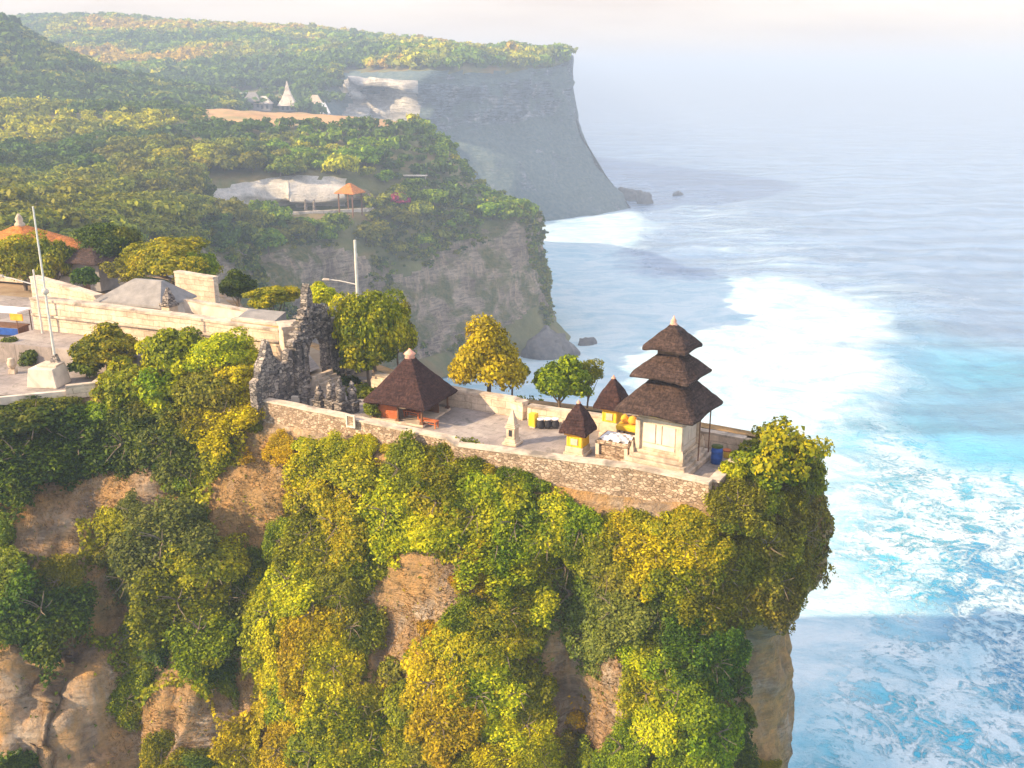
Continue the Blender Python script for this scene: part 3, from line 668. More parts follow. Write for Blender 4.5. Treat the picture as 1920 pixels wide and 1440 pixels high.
# open pavilion with thatched roof
C = G(772, 778); YP = math.radians(-24)
pv = empty('open_pavilion', (C.x, C.y, 70), YP, label='open pavilion under a dark brown thatched hip roof on the terrace', cat='pavilion')
rf_ = roof(2.12, .22, 2.25, 1.12, .12, -.02, 21, .05).build('thatch_roof', M_THATCH_OLD, pv)
MB().box(-1.7, 1.7, -1.7, 1.7, 0, .14, b=.03).build('plinth', M_COPE, pv)
for sx in (-1.55, 0, 1.55):
    for sy in (-1.55, 1.55): MB().box(sx-.05, sx+.05, sy-.05, sy+.05, .14, 1.35, b=.01).box(sx-.11, sx+.11, sy-.11, sy+.11, .14, .26).build('post', M_WOOD, pv)
MB().box(-1.45, -.1, -1.4, -1.33, .14, 1.2, b=.01).build('side_panel', M_REDW, pv)
MB().box(.2, 1.45, .6, .66, .14, 1.15).build('side_panel', M_WOOD, pv)
MB().lathe([(.14, 0), (.30, .05), (.26, .2), (.36, .3), (.22, .42), (.1, .52), (.05, .60)], (0, 0, 3.42)).build('finial', M_FIN, rf_, True)
for k, (px, py) in enumerate(((774, 787), (805, 800))):
    C = G(px, py); bn = empty('wooden_bench', (C.x, C.y, 70.14 if k == 0 else 70), YAW, label=['low red brown wooden bench under the pavilion roof', 'small red brown wooden bench in front of the pavilion corner post'][k], cat='bench', group='benches at the pavilion')
    MB().box(-.55, .55, -.2, .2, .36, .42, b=.008).build('seat', M_REDW, bn)
    MB().box(-.5, .5, -.02, .02, .15, .19).build('stretcher', M_REDW, bn)
    for sx in (-.48, .48):
        for sy in (-.15, .15): MB().box(sx-.03, sx+.03, sy-.03, sy+.03, 0, .36).build('leg', M_REDW, bn)

# stone pillar shrine
C = G(961, 832); ps = empty('pillar_shrine', (C.x, C.y, 70), YAW, label='slender carved grey pink stone pillar shrine alone in the middle of the terrace', cat='pillar')
MB().box(-.42, .42, -.42, .42, 0, .16, b=.02).box(-.34, .34, -.34, .34, .16, .36, .03, .03, b=.02).build('base', M_CREAM, ps)
MB().box(-.25, .25, -.25, .25, .36, .95, b=.015).box(-.32, .32, -.32, .32, .95, 1.04, b=.02).box(-.28, .28, -.28, .28, 1.04, 1.14, b=.02).build('shaft', M_CREAM, ps)
MB().box(-.10, .10, -.262, -.252, .50, .86).build('niche_shade', M_BLK, ps)  # black panel on the shaft stands in for the shade of a recess
MB().box(-.24, .24, -.24, .24, 1.14, 1.4, .05, .05, b=.02).box(-.18, .18, -.18, .18, 1.4, 1.62, .05, .05, b=.02).box(-.12, .12, -.12, .12, 1.62, 1.95, .09, .09).rough(.02, 6).build('crown', M_CREAM, ps)
# draped stand and dark pots by the back wall
C = G(1000, 801); o = empty('draped_stand', (C.x, C.y, 70), YAW, label='narrow stand wrapped in bright yellow cloth at the back wall', cat='stand')
MB().box(-.17, .17, -.17, .17, 0, .1, b=.01).build('base', M_COPE, o); MB().box(-.22, .22, -.22, .22, .1, .85, .02, .02, b=.03).rough(.03, 5).build('drape', M_YEL, o)
for i, (px, lab) in enumerate(((1014, 'black pot with white rim next to the yellow draped stand'), (1027, 'middle black pot with white rim in the row by the back wall'), (1041, 'black pot with white rim at the right end of the row'))):
    C = G(px, 803); o = empty('black_pot', (C.x, C.y, 70), 0, label=lab, cat='pot', group='black pots by the back wall')
    MB().lathe([(.13, 0), (.22, .12), (.24, .3), (.17, .46), (.19, .52)]).build('body', M_BLK, o, True)
    MB().lathe([(.18, .52), (.215, .53), (.215, .58), (.18, .60)]).build('rim', M_WHT, o, True)
# drum and bits near the tip
C = G(1343, 868); o = empty('blue_drum', (C.x, C.y, 70), 0, label='small dark blue drum with a green lid behind the tower base', cat='drum')
MB().lathe([(.27, 0), (.29, .03), (.29, .28), (.31, .31), (.29, .34), (.29, .62), (.31, .65), (.29, .68), (.28, .88)], n=18).build('body', M_BLU, o, True)
MB().lathe([(.295, .88), (.30, .90), (.30, .94), (.05, .96)], n=18).build('lid', LEAF['green'], o, True)
C = G(1362, 858); o = empty('yellow_bucket', (C.x, C.y, 70), 0, label='small yellow bucket with red rim next to the blue drum', cat='bucket')
MB().lathe([(.14, 0), (.20, .38)], n=14).build('body', M_YEL, o, True); MB().lathe([(.205, .38), (.22, .40), (.21, .44)], n=14).build('rim', M_REDW, o)

# walls -------------------------------------------------
def wall(name, pts, z0, z1, th, mat, cope=None, rough=.03, step=.5, **k):
    """wall along a plan line; z0, z1 numbers or a list per point; returns the thing"""
    n_ = len(pts); z0 = z0 if isinstance(z0, list) else [z0]*n_; z1 = z1 if isinstance(z1, list) else [z1]*n_
    q = []
    for i in range(n_-1):
        a, c = Vector(pts[i][:2]), Vector(pts[i+1][:2]); m_ = max(1, int((c-a).length/step))
        for j in range(m_): q.append((a+(c-a)*j/m_, z0[i]+(z0[i+1]-z0[i])*j/m_, z1[i]+(z1[i+1]-z1[i])*j/m_))
    q.append((Vector(pts[-1][:2]), z0[-1], z1[-1])); rings = []; cr = []; o0 = q[0][0]
    for i, (p, a, b) in enumerate(q):
        d = (q[min(i+1, len(q)-1)][0]-q[max(i-1, 0)][0]).normalized(); nn = Vector((-d.y, d.x))*th/2; x = p-o0
        zz = [a+(b-a)*t for t in (0, .25, .5, .75, 1)]
        L_ = [((x-nn).x, (x-nn).y, z) for z in zz]; R_ = [((x+nn).x, (x+nn).y, z) for z in reversed(zz)]
        rings.append(L_+R_); e = nn*1.22
        if cope: cr.append([((x-e).x, (x-e).y, b), ((x+e).x, (x+e).y, b), ((x+e).x, (x+e).y, b+cope), ((x-e).x, (x-e).y, b+cope)])
    o = empty(name, (o0.x, o0.y, 0), 0, **k); MB().loft(rings).rough(rough, 1.6, 5).build('masonry', mat, o)
    if cope: MB().loft(cr).rough(.02, 1.1, 8).build('coping', M_COPE, o)
    return o
zt = 70.55
wall('parapet_wall', [G(x, y, zt) for x, y in ((482,748),(537,758),(655,783),(845,823),(860,834),(1000,852),(1190,876),(1333,905))], 68.0, [zt+.0]*7+[zt], .5, M_WALL, .10,
     label='long rubble stone retaining wall along the front edge of the terrace', cat='wall')
wall('tip_wall', [G(x, y, zt) for x, y in ((1338,900),(1362,876),(1390,850),(1402,832))], 67.8, zt-.1, .45, M_WALL, .10, label='short stone wall turning back at the cliff tip below the leafy shrub', cat='wall')
wall('back_wall', [G(x, y, 71.0) for x, y in ((700,702),(847,730),(960,748),(985,756))], 69.6, 71.0, .45, M_WALLL, .12, label='tall stretch of sandy wall along the back of the terrace behind the yellow tree', cat='wall')
wall('back_wall', [G(x, y, 70.8) for x, y in ((992,762),(1060,772),(1200,790),(1300,806),(1398,824))], 69.4, 70.8, .4, M_WALLL, .12, label='lower stretch of back wall running behind the shrines to the cliff tip', cat='wall')
# little square white frame on the parapet
C = G(663, 786, 70.6); o = empty('square_frame', (C.x, C.y, 70.2), YAW, label='small square white frame standing on the parapet wall', cat='frame')
o2 = MB()
for (x0, x1, z0, z1) in ((-.3, -.22, 0, .75), (.22, .3, 0, .75), (-.22, .22, 0, .08), (-.22, .22, .67, .75)): o2.box(x0, x1, -.32, -.24, z0, z1)
o2.build('border', M_PALE, o); MB().box(-.22, .22, -.28, -.26, .08, .67).build('panel', M_WALL, o)

# gate ---------------------------------------------------
C = G(598, 698, 71.0); gt = empty('temple_gate', (C.x, C.y, 71), math.radians(62), label='weathered dark stone temple gate with a round arch and jagged carved crown', cat='gate')
out_ = [(-2.0, -1.6), (-.98, -1.6), (-.98, -.05), (-.84, -.05), (-.84, 1.45)] + [(-.84*math.cos(a), 1.45+.85*math.sin(a)) for a in [math.pi*k/10 for k in range(1, 10)]] + [(.84, 1.45), (.84, -.05), (.98, -.05), (.98, -1.6), (1.9, -1.6),
  (1.9, 2.3), (2.15, 2.35), (2.15, 2.65), (1.75, 2.7), (1.85, 3.1), (1.4, 3.1), (1.45, 3.55), (1.05, 3.5), (1.0, 4.1), (.62, 4.15), (.55, 3.7), (.25, 3.75), (.1, 4.3), (-.15, 4.4), (-.2, 5.2), (-.42, 5.75), (-.65, 5.15), (-.75, 4.3), (-1.05, 4.2), (-1.1, 3.6), (-1.5, 3.5), (-1.45, 3.0), (-1.9, 2.95), (-1.85, 2.6), (-2.25, 2.5), (-2.25, 2.2), (-2.0, 2.15)]
MB().poly(out_, 0, .55).rough(.03, 2).build('gate_body', M_GATE, gt)
q = MB(); random.seed(4)
for z in (2.3, 2.75, 3.2, 3.65): q.box(-2.1+(z-2.3)*.55, 1.98-(z-2.3)*.55, -.12, .66, z+.1, z+.22)
for k in range(30):
    z = random.uniform(2.2, 4.2); hwz = 2.0-(z-2.2)*.62; x = random.uniform(-hwz, hwz-.1); s_ = random.uniform(.10, .22)
    q.box(x-s_, x+s_, -.1-s_*.5, .05, z-s_, z+s_*1.3, s_*.5, .02); q.box(x-s_, x+s_, 0.5, .6+s_*.5, z-s_, z+s_*1.3, s_*.5, .02)
q.rough(.02, 2.5).build('carving', M_GATE, gt)
q = MB()
for k in range(13):
    a0, a1 = math.pi*k/13, math.pi*(k+.86)/13; p = []
    for rr_ in (.88, 1.12): p += [(-rr_*math.cos(a0), 1.45+rr_*1.03*math.sin(a0)), (-rr_*math.cos(a1), 1.45+rr_*1.03*math.sin(a1))]
    q.poly([p[0], p[1], p[3], p[2]], -.09, -.002)
q.build('arch_stones', M_GATE, gt)
for sx in (-1, 1):
    MB().box(sx*1.3-.2, sx*1.3+.2, -.18, -.035, -1.6, 2.25, b=.03).box(sx*1.3-.27, sx*1.3+.27, -.24, -.035, -.1, .1).rough(.02, 3).build('pilaster', M_GATE, gt)
for k in range(6): MB().box(-.95, .95, -.38-.3*k, -.08-.3*k, -1.05, -.02-.17*k-.01, b=.01).build('step', M_COPE, gt)
# lower wing wall towards the parapet, with stepped top
w1 = empty('gate_wing_wall', (C.x, C.y, 71), math.radians(62), label='dark stone wing wall with a dipping jagged top left of the gate, nearer the camera', cat='wall')
MB().poly([(-2.27, -3.4), (-2.27, 2.1), (-2.6, 1.95), (-2.7, 1.4), (-3.1, 1.3), (-3.3, 1.55), (-3.6, 1.75), (-3.95, 2.1), (-4.05, 2.6), (-4.3, 3.15), (-4.5, 2.7), (-4.7, 2.1), (-5.1, 1.7), (-5.2, 1.0), (-5.6, .8), (-5.6, -3.4)], .1, .6).rough(.03, 1.4).build('masonry', M_GATE, w1)
q = MB()
for k in range(34):
    x = random.uniform(-5.4, -2.5); z = random.uniform(-.6, 1.3); s_ = random.uniform(.10, .2); q.box(x-s_, x+s_, .02, .2, z-s_, z+s_, s_*.4, .0)
q.rough(.03, 3).build('carving', M_GATE, w1)
w2 = empty('gate_wing_wall', (C.x, C.y, 71), math.radians(62), label='dark stone wing wall right of the gate, under the leafy tree', cat='wall')
MB().poly([(1.92, -1.6), (5.2, -1.6), (5.2, .9), (4.7, 1.0), (4.5, 1.5), (4.2, 1.1), (3.2, 1.2), (3.0, 1.7), (2.6, 1.8), (2.4, 2.1), (1.92, 2.1)], .1, .6).rough(.05, 1.4).build('masonry', M_GATE, w2)
sw = empty('screen_wall', (C.x-4.2, C.y+3.2, 69.8), math.radians(-24), label='sunlit orange tan wall seen through the arch of the gate', cat='wall')
MB().box(-2.2, 3.4, -.25, .25, 0, 3.6, b=.03).rough(.03, 1.3).build('masonry', surf('sun_tinted_masonry', (.58, .33, .11), (.82, .50, .18), 1.5, bump=.02), sw)  # warm sunlit tint put into the wall's own colour
MB().box(-2.3, 3.5, -.33, .33, 3.6, 3.75, b=.02).build('coping', M_COPE, sw)
# carved stone posts and statues before the gate
def statue(px, py, h, label, mat=M_GATE):
    C = G(px, py); o = empty('stone_statue', (C.x, C.y, 70), YAW, label=label, cat='statue', group='carved statues on plinths before the gate')
    MB().box(-.3, .3, -.3, .3, 0, h*.3, b=.03).box(-.36, .36, -.36, .36, h*.3, h*.35, b=.02).rough(.02, 4).build('plinth', mat, o)
    MB().lathe([(.26, 0), (.30, .08*h), (.22, .25*h), (.28, .34*h), (.25, .42*h), (.12, .47*h), (.16, .53*h), (.13, .60*h), (.03, .68*h)], (0, 0, h*.35), 10).rough(.05, 4, int(px)).build('figure', mat, o, True)
statue(575, 757, 1.5, 'short pale carved statue nearest the foot of the gate steps')
statue(600, 762, 1.3, 'pale carved stone post statue just right of the gate steps')
statue(622, 768, 2.0, 'dark upright statue in the row left of the pavilion, farthest left')
statue(640, 775, 2.1, 'dark upright statue in the middle of the row left of the pavilion')
statue(662, 772, 1.9, 'dark upright statue in the row standing closest to the pavilion roof')
for i, (a_, b_) in enumerate((((527, 752), (572, 760)), ((548, 742), (585, 748)))):
    A_, B_ = G(a_[0], a_[1], 70.35), G(b_[0], b_[1], 70.35)
    wall('low_kerb', [A_, B_], 69.9, 70.35, .22, M_PALE, None, .01, label=['front low pale stone kerb along the path to the gate', 'rear low pale stone kerb along the path to the gate'][i], cat='kerb', group='kerbs of the path to the gate')

# upper court at the left ----------------------------------
Z1 = 73.3
wall('court_wall', [at(64, 561, 69.5), at(200, 575, 67.2), at(360, 594, 64.6), at(528, 614, 61.8)], 69.6, [Z1+.25, Z1+.15, Z1, Z1-.15], .7, M_WALLL, .16, .02,
     label='long sunlit pale wall of the upper court running from the poles to the gate', cat='wall')
A_, B_ = at(64, 561, 69.5), at(528, 614, 61.8); dv_ = (B_-A_).normalized()
pr_ = MB(); Lw = (B_-A_).length; 
o = empty('wall_ledge', (A_.x, A_.y, 72.55), math.atan2(dv_.y, dv_.x), label='narrow stone ledge jutting along the face of the long sunlit wall', cat='ledge')
MB().box(0, Lw, -.50, -.36, -.16, 0, b=.02).rough(.02, 1).build('stone_ledge', M_COPE, o)
q_ = [Vector((A_.x, A_.y, 0))+dv_*t+Vector((dv_.y, -dv_.x, 0))*u for t, u in ((0, .3), (Lw-2.2, .3), (Lw-2.2, 2.6), (0, 4.2))]
bb = MB(); bb.loft([[(p.x, p.y, 69.7) for p in q_], [(p.x, p.y, 71.35) for p in q_]]); bb.build('raised_path', M_PAVE, None, kind='structure')
wall('rear_court_wall', [at(66, 541, 74), at(120, 552, 72), at(186, 566, 70)], 69.6, [74.2, 74.0, 73.6], .6, M_WALLL, .14, label='short shaded sandy wall behind the poles, left of the grey sloping roof', cat='wall')
wall('inner_court_wall', [at(350, 578, 67.5), at(430, 589, 66), at(512, 601, 64.5)], 69.6, [73.9, 73.7, 73.5], .4, M_PALE, .1, label='pale low wall behind the long sunlit wall near the gate', cat='wall')
wall('orange_lit_wall', [at(335, 553, 74), at(408, 562, 72.5)], 69.6, [74.6, 74.4], .5, M_WALLL, .14, label='short sunlit sandy wall under the round bright green tree', cat='wall')
wall('buttress_wall', [at(536, 600, 60.8), at(545, 604, 59.6)], 68.5, [73.9, 73.8], 1.0, M_WALLL, .18, label='stout sandy end pier where the sunlit wall meets the gate', cat='wall')
# grey sloping stone roof of a low building
C = at(255, 562, 69.5); gb = empty('low_stone_building', (C.x, C.y, 70), math.radians(-20), label='low building with grey sloping slab roof behind the long wall', cat='building')
MB().box(-2.6, 2.5, -.4, 2.6, 0, 3.2, b=.03).rough(.02, 2).build('wall', M_PALE, gb)
MB().loft([[(-3.0, -1.0, 3.25), (2.9, -1.0, 3.25), (2.9, 3.2, 3.25), (-3.0, 3.2, 3.25)], [(-2.95, -.95, 3.4), (2.85, -.95, 3.4), (2.85, 3.15, 3.4), (-2.95, 3.15, 3.4)], [(-.9, 1.0, 4.75), (1.6, 1.0, 4.75), (1.6, 1.25, 4.75), (-.9, 1.25, 4.75)]]).rough(.05, 1.2).build('roof', M_DKW, gb)
MB().box(-.4, 1.2, -.45, -.38, 1.8, 2.9).build('opening_shade', M_BLK, gb)  # dark sheet on the wall, painted as the shade inside a doorway
C = at(480, 590, 63.5); gb = empty('slab_roof', (C.x, C.y, 70), math.radians(-20), label='flat pale grey slab roof behind the right end of the long wall', cat='roof')
MB().loft([[(-1.5, -.6, 3.2), (1.4, -.6, 3.2), (1.4, 1.4, 3.2), (-1.5, 1.4, 3.2)], [(-1.5, -.6, 3.36), (1.4, -.6, 3.36), (1.4, 1.4, 3.8), (-1.5, 1.4, 3.8)]]).build('slab', M_DKW, gb)
for sx in (-1.2, 1.1): MB().box(sx-.1, sx+.1, .9, 1.1, 0, 3.3).build('post', M_PALE, gb)
C = at(319, 585, 67.0); o = empty('stone_pillar', (C.x, C.y, 70), YAW, label='dark carved stone pillar rising above the long wall beside the grey roof', cat='pillar')
MB().box(-.4, .4, -.4, .4, 0, 3.6, b=.03).build('shaft', M_CREAM, o)
MB().box(-.5, .5, -.5, .5, 3.6, 3.8, b=.03).box(-.36, .36, -.36, .36, 3.8, 4.3, .1, .1, b=.03).box(-.22, .22, -.22, .22, 4.3, 4.9, .15, .15).rough(.04, 3).build('crown', M_GATE, o)
# plinth and poles
C = G(92, 722); o = empty('white_plinth', (C.x, C.y, 70), math.radians(-8), label='big pale plinth block at the foot of the tall pole', cat='plinth')
MB().box(-1.05, 1.0, -.75, .95, 0, 1.25, .18, .10, b=.04).build('block', M_PALE, o); MB().box(-.55, .8, -.2, .8, 1.25, 1.38, b=.02).build('top_slab', M_COPE, o)
C = pz(104, 60.6, 71.38); o = empty('tall_pole', (C.x, C.y, 71.38), 0, label='tallest thin pale pole, standing on the pale plinth', cat='pole')
MB().tube([(0, 0, 0), (0, 0, 5), (.0, 0, 9.9)], .085, 8, .05).build('shaft', M_MET, o); MB().lathe([(.05, -.22), (.2, -.12), (.23, 0), (.2, .12), (.05, .22)], (0, 0, 4.6)).build('lamp_ball', M_PALE, o, True)
MB().box(-.25, .25, -.25, .25, 0, .5, .12, .12).build('foot', M_GATE, o)
C = pz(80, 68, 71.35); lp = empty('street_lamp', (C.x, C.y, 71.35), 0, label='pale lamp post with a long arm to the left behind the tall pole', cat='street lamp', group='lamp posts with one long arm')
MB().tube([(0, 0, 0), (0, 0, 4.6)], .08, 8, .06).build('post', M_MET, lp); ar_ = MB().tube([(0, 0, 3.5), (-1.2, -.1, 3.9), (-2.2, -.1, 4.15)], .05, 8, .04).build('arm', M_MET, lp)
MB().box(-2.75, -2.1, -.2, .1, 4.1, 4.25, .05, .05, b=.03).build('lamp_head', M_PALE, ar_)
C = pz(676, 66, 70); lp = empty('street_lamp', (C.x, C.y, 70), 0, label='pale lamp post with a long arm rising behind the tree right of the gate', cat='street lamp', group='lamp posts with one long arm')
MB().tube([(0, 0, 0), (0, 0, 8.35)], .13, 8, .09).build('post', M_MET, lp); ar_ = MB().tube([(0, 0, 5.3), (-1.1, 0, 5.55), (-1.9, 0, 5.65)], .045, 8, .035).build('arm', M_MET, lp)
MB().box(-2.35, -1.8, -.15, .1, 5.6, 5.74, .05, .05, b=.03).build('lamp_head', M_PALE, ar_)
# small things on the court at the far left
C = G(25, 700); o = empty('stone_urn', (C.x, C.y, 70), 0, label='small pinkish stone urn on the paving at the far left', cat='urn')
MB().box(-.22, .22, -.22, .22, 0, .3, b=.02).build('foot', M_CREAM, o); MB().lathe([(.12, .3), (.26, .5), (.30, .75), (.2, .95), (.24, 1.02), (.05, 1.05)]).build('bowl', M_CREAM, o, True)
wall('edge_kerb', [G(x, y, 70.2) for x, y in ((-150, 752), (0, 744), (60, 738), (165, 728))], 69.7, 70.2, .3, M_PALE, None, .015, label='low pale kerb along the left edge of the paved court', cat='kerb')
wall('planter_wall', [G(x, y, 70.6) for x, y in ((122, 722), (175, 716), (200, 700))], 69.7, 70.5, .3, M_WALLL, .08, label='low planter wall right of the pale plinth under the round shrub', cat='wall')
C = at(8, 578, 72.5); o = empty('stall', (C.x, C.y, 70), math.radians(-15), label='small market stall with faded awning at the left edge of the photo', cat='stall')
MB().box(-2.2, 1.8, -.8, .8, 2.0, 2.12, .05, .05, b=.02).build('awning', M_WHT, o); MB().box(-2.0, 1.6, -.6, .6, .8, .9, b=.02).build('counter', M_WOOD, o)
for sx in (-1.9, 1.4): MB().box(sx, sx+.1, -.5, .5, 0, .8).build('trestle', M_WOOD, o)
MB().box(-1.95, 1.55, -.64, -.61, .25, .78).rough(.02, 3).build('table_cloth', M_BLU, o)
for sx in (-2.0, 1.6):
    for sy in (-.7, .7): MB().tube([(sx, sy, 0), (sx, sy, 2.0)], .04).build('post', M_WOOD, o)
MB().box(1.2, 2.3, -.9, -.82, 1.5, 2.0, b=.01).build('banner', M_ORG, o)
C = at(52, 520, 97); o = empty('orange_pavilion', (C.x, C.y, 70), math.radians(-20), label='large pavilion with orange tiled hip roof and stone finial at the left', cat='pavilion')
zb_ = 89-97*math.tan(math.radians(17.5)-math.atan((720-470)/1843))-70; zp_ = 89-99*math.tan(math.radians(17.5)-math.atan((720-420)/1843))-70
rf_ = roof(5.0, .5, zp_-zb_-.1, zb_, .2, .0, 33, .1).build('tiled_roof', M_TILE, o)
for sx in (-3.6, 3.6):
    for sy in (-3.6, 3.6): MB().box(sx-.16, sx+.16, sy-.16, sy+.16, 0, zb_+.5, b=.03).build('post', M_WOOD, o)
MB().box(-4, 4, -4, 4, 0, .4, b=.05).build('plinth', M_COPE, o)
MB().lathe([(.5, 0), (.5, .3), (.3, .5), (.38, .8), (.22, 1.1), (.1, 1.3)], (0, 0, zp_)).build('finial', M_CREAM, rf_, True)
C = at(180, 527, 90); o = empty('shaded_pavilion', (C.x, C.y, 70), math.radians(-20), label='small dark shaded hut between the trees right of the orange roof', cat='hut')
MB().box(-1.6, 1.6, -1.2, 1.2, 0, 2.6, b=.03).build('wall', M_DKW, o); roof(2.3, .2, 1.3, 2.6, .12, 0, 9).build('roof', M_THATCH, o); MB().box(-.4, .4, -1.24, -1.19, .1, 2.0).build('door', M_WOOD, o)

# across the cove ------------------------------------------
def bhit(px, py, L_=None):
    h, n_ = (L_ or LB).hit(px, py); return h
def seat(px, py, L_=None, Y=300):
    h = bhit(px, py, L_); return h if h is not None else at(px, py, Y)
C = seat(657, 399); C = at(657, 381, C.y-2); o = empty('orange_hut', (C.x, C.y, C.z-.3), math.radians(-25), label='small open hut with bright orange roof at the right end of the limestone cut', cat='hut')
roof(3.6, .4, 2.6, 3.3, .2, 0, 5).build('tiled_roof', M_TILE, o)
for sx in (-2.4, 2.4):
    for sy in (-2.4, 2.4): MB().box(sx-.15, sx+.15, sy-.15, sy+.15, -3.5, 3.4).build('post', M_WOOD, o)
C = seat(776, 345); o = empty('flat_white_shelter', (C.x, C.y, C.z), math.radians(-8), label='thin flat white roofed shelter among trees right of the orange hut', cat='shelter')
MB().box(-4.4, 4.4, -1.6, 1.6, 2.6, 2.9, b=.05).build('roof', M_PALE, o)
for sx in (-4, 0, 4): MB().box(sx-.15, sx+.15, -.15, .15, -1, 2.6).build('post', M_PALE, o)
wz = seat(578, 392)
for i, px in enumerate((574, 590)):
    C = seat(px, 396); o = empty('dark_stone_figure', (C.x, C.y, C.z-.2), 0, label=['dark upright stone figure before the limestone cut, the left one', 'dark upright stone figure before the limestone cut, nearer the orange hut'][i], cat='statue', group='dark figures before the limestone cut')
    MB().box(-.5, .5, -.5, .5, 0, 1.0, b=.05).build('plinth', M_GATE, o); MB().lathe([(.45, 0), (.55, .5), (.4, 1.2), (.5, 1.7), (.2, 2.1), (.28, 2.4), (.1, 2.8)], (0, 0, 1), 9).rough(.06, 2, i).build('figure', M_GATE, o)
wall('terrace_kerb', [seat(x, y)+Vector((0, 0, .0)) for x, y in ((515, 401), (560, 402), (640, 398), (700, 394))], [seat(x, y).z-1 for x, y in ((515, 401), (560, 402), (640, 398), (700, 394))], [seat(x, y).z+.8 for x, y in ((515, 401), (560, 402), (640, 398), (700, 394))], .8, M_PALE, None, .05,
     label='low pale parapet below the limestone cut across the cove', cat='wall')
# far buildings in the valley
def house(px, py, w_, d_, h_, rh, label, rmat, wmat, rz=-.2, name='far_house', cat='house', win=3):
    C = seat(px, py, LC, 560); o = empty(name, (C.x, C.y, C.z-1), rz, label=label, cat=cat, group='houses in the valley')
    MB().box(-w_/2, w_/2, -d_/2, d_/2, 0, h_, b=.05).build('wall', wmat, o)
    if rh > 0: MB().loft([[(-w_/2-.6, -d_/2-.6, h_), (w_/2+.6, -d_/2-.6, h_), (w_/2+.6, d_/2+.6, h_), (-w_/2-.6, d_/2+.6, h_)], [(-w_*.2, -.2, h_+rh), (w_*.2, -.2, h_+rh), (w_*.2, .2, h_+rh), (-w_*.2, .2, h_+rh)]]).build('roof', rmat, o)
    else: MB().box(-w_/2-.5, w_/2+.5, -d_/2-.5, d_/2+.5, h_, h_+.5, b=.05).build('roof', rmat, o)
    for i in range(win):
        x = -w_/2+w_*(i+.5)/win; f = MB().box(x-.6, x+.6, -d_/2-.06, -d_/2-.01, h_*.35, h_*.8).build('window', M_BLK, o)
    return o
house(437, 186, 17, 8, 4.5, 0, 'long white flat roofed house in the valley left of the pointed roof', M_WHT, M_PALE, -.25, win=5)
house(378, 190, 13, 7, 3.5, 3.5, 'leftmost grey house of the valley, with a pale hipped roof', M_PALE, M_DKW, -.1)
house(423, 202, 12, 6, 3, 0, 'low pale terrace house below the long white house', M_PALE, M_PALE, -.1)
house(475, 203, 9, 7, 4.5, 5, 'grey house with steep pointed roof left of the tallest roof', M_DKW, M_DKW, .1)
house(495, 205, 8, 7, 4, 4, 'small grey blue house just left of the tallest roof', M_PALE, M_DKW, 0)
house(592, 204, 8, 7, 4, 5, 'small house with yellowish pointed roof right of the tallest roof', M_CREAM, M_DKW, .1)
house(607, 214, 6, 6, 1.5, 6, 'bright white pointed tent roof at the right end of the valley houses', M_WHT, M_WHT, .3, win=1)
C = seat(541, 205, LC, 560); o = empty('pointed_hall', (C.x, C.y, C.z-1), .1, label='tallest far building, a steep pointed grey roof in the valley', cat='hall')
MB().box(-4.5, 4.5, -4, 4, 0, 3, b=.05).build('wall', M_DKW, o); MB().loft([sq(0, 0, 3, 5.6), sq(0, 0, 7, 3.0), sq(0, 0, 11, 1.3), sq(0, 0, 16, .15)]).build('roof', M_PALE, o)
for x in (-2.5, 0, 2.5): MB().box(x-.6, x+.6, -4.06, -4.01, .8, 2.6).build('window', M_BLK, o)
# sea rocks
M_ROCK = surf('wet_rock', (.08, .08, .09), (.22, .20, .19), .4, bump=.3, kind='pos')
def rock(px, py, r, h, seed, label):
    C = G(px, py, 0); P = []; nn = 14
    th = np.linspace(0, math.pi*.62, 9); V = []; F = []
    for i, a in enumerate(th):
        for j in range(nn): V.append((math.sin(a)*math.cos(2*math.pi*j/nn), math.sin(a)*math.sin(2*math.pi*j/nn), math.cos(a)))
    V = np.array(V); V *= (1+.45*fbm(V, 1.6, 3, seed))[:, None]; V *= [r, r*.8, h]; V[:, 2] -= .1
    me = np_mesh('sea_rock', V, grid_faces(9, nn, True)[:, ::-1], [M_ROCK], False)
    o = mobj('sea_rock', me, None, label=label, cat='rock', group='rocks in the surf'); o.location = C
for a in ((1207, 380, 6, 9, 1, 'largest dark rock in the surf off the far headland tip'), (1178, 374, 9, 8, 2, 'jagged rock joined to the foot of the far headland'), (1271, 366, 4, 2.5, 3, 'tiny rock farthest out to sea beyond the headland'),
          (1102, 646, 3, 2.2, 4, 'low dark rock in the white surf below the middle cliff'), (1048, 664, 6, 8, 5, 'pointed rock at the foot of the middle cliff'), (1024, 668, 7, 9, 6, 'bulky rock between the middle cliff and the pointed rock'), (1196, 366, 3, 4, 7, 'small rock just left of the largest far rock')): rock(*a)
# ---------------------------------------------------------------- plants
rng = np.random.default_rng(11)
def rand_dirs(n, up=-.3):
    v = rng.normal(size=(n*3, 3)); v /= np.linalg.norm(v, axis=1, keepdims=True); v = v[v[:, 2] > up][:n]
    return v
def leaves(C, Nn, size, aspect=1.7):
    """a rhombic leaf clump per centre, turned mostly along its normal"""
    n = len(C); a = rng.normal(size=(n, 3)); nn = Nn+.55*rng.normal(size=(n, 3)); nn /= np.linalg.norm(nn, axis=1, keepdims=True)
    u = np.cross(nn, a); u /= np.linalg.norm(u, axis=1, keepdims=True)+1e-9; v = np.cross(nn, u)
    s = size*(.45+1.15*rng.random((n, 1))**1.6); k = s*.22*nn
    V = np.stack([C+u*s*.5*aspect-k, C+v*s*.5+k*.4, C-u*s*.5*aspect-k, C-v*s*.5+k*.4], 1).reshape(-1, 3)
    return V, np.arange(4*n).reshape(n, 4), np.repeat(rng.random(n), 4)
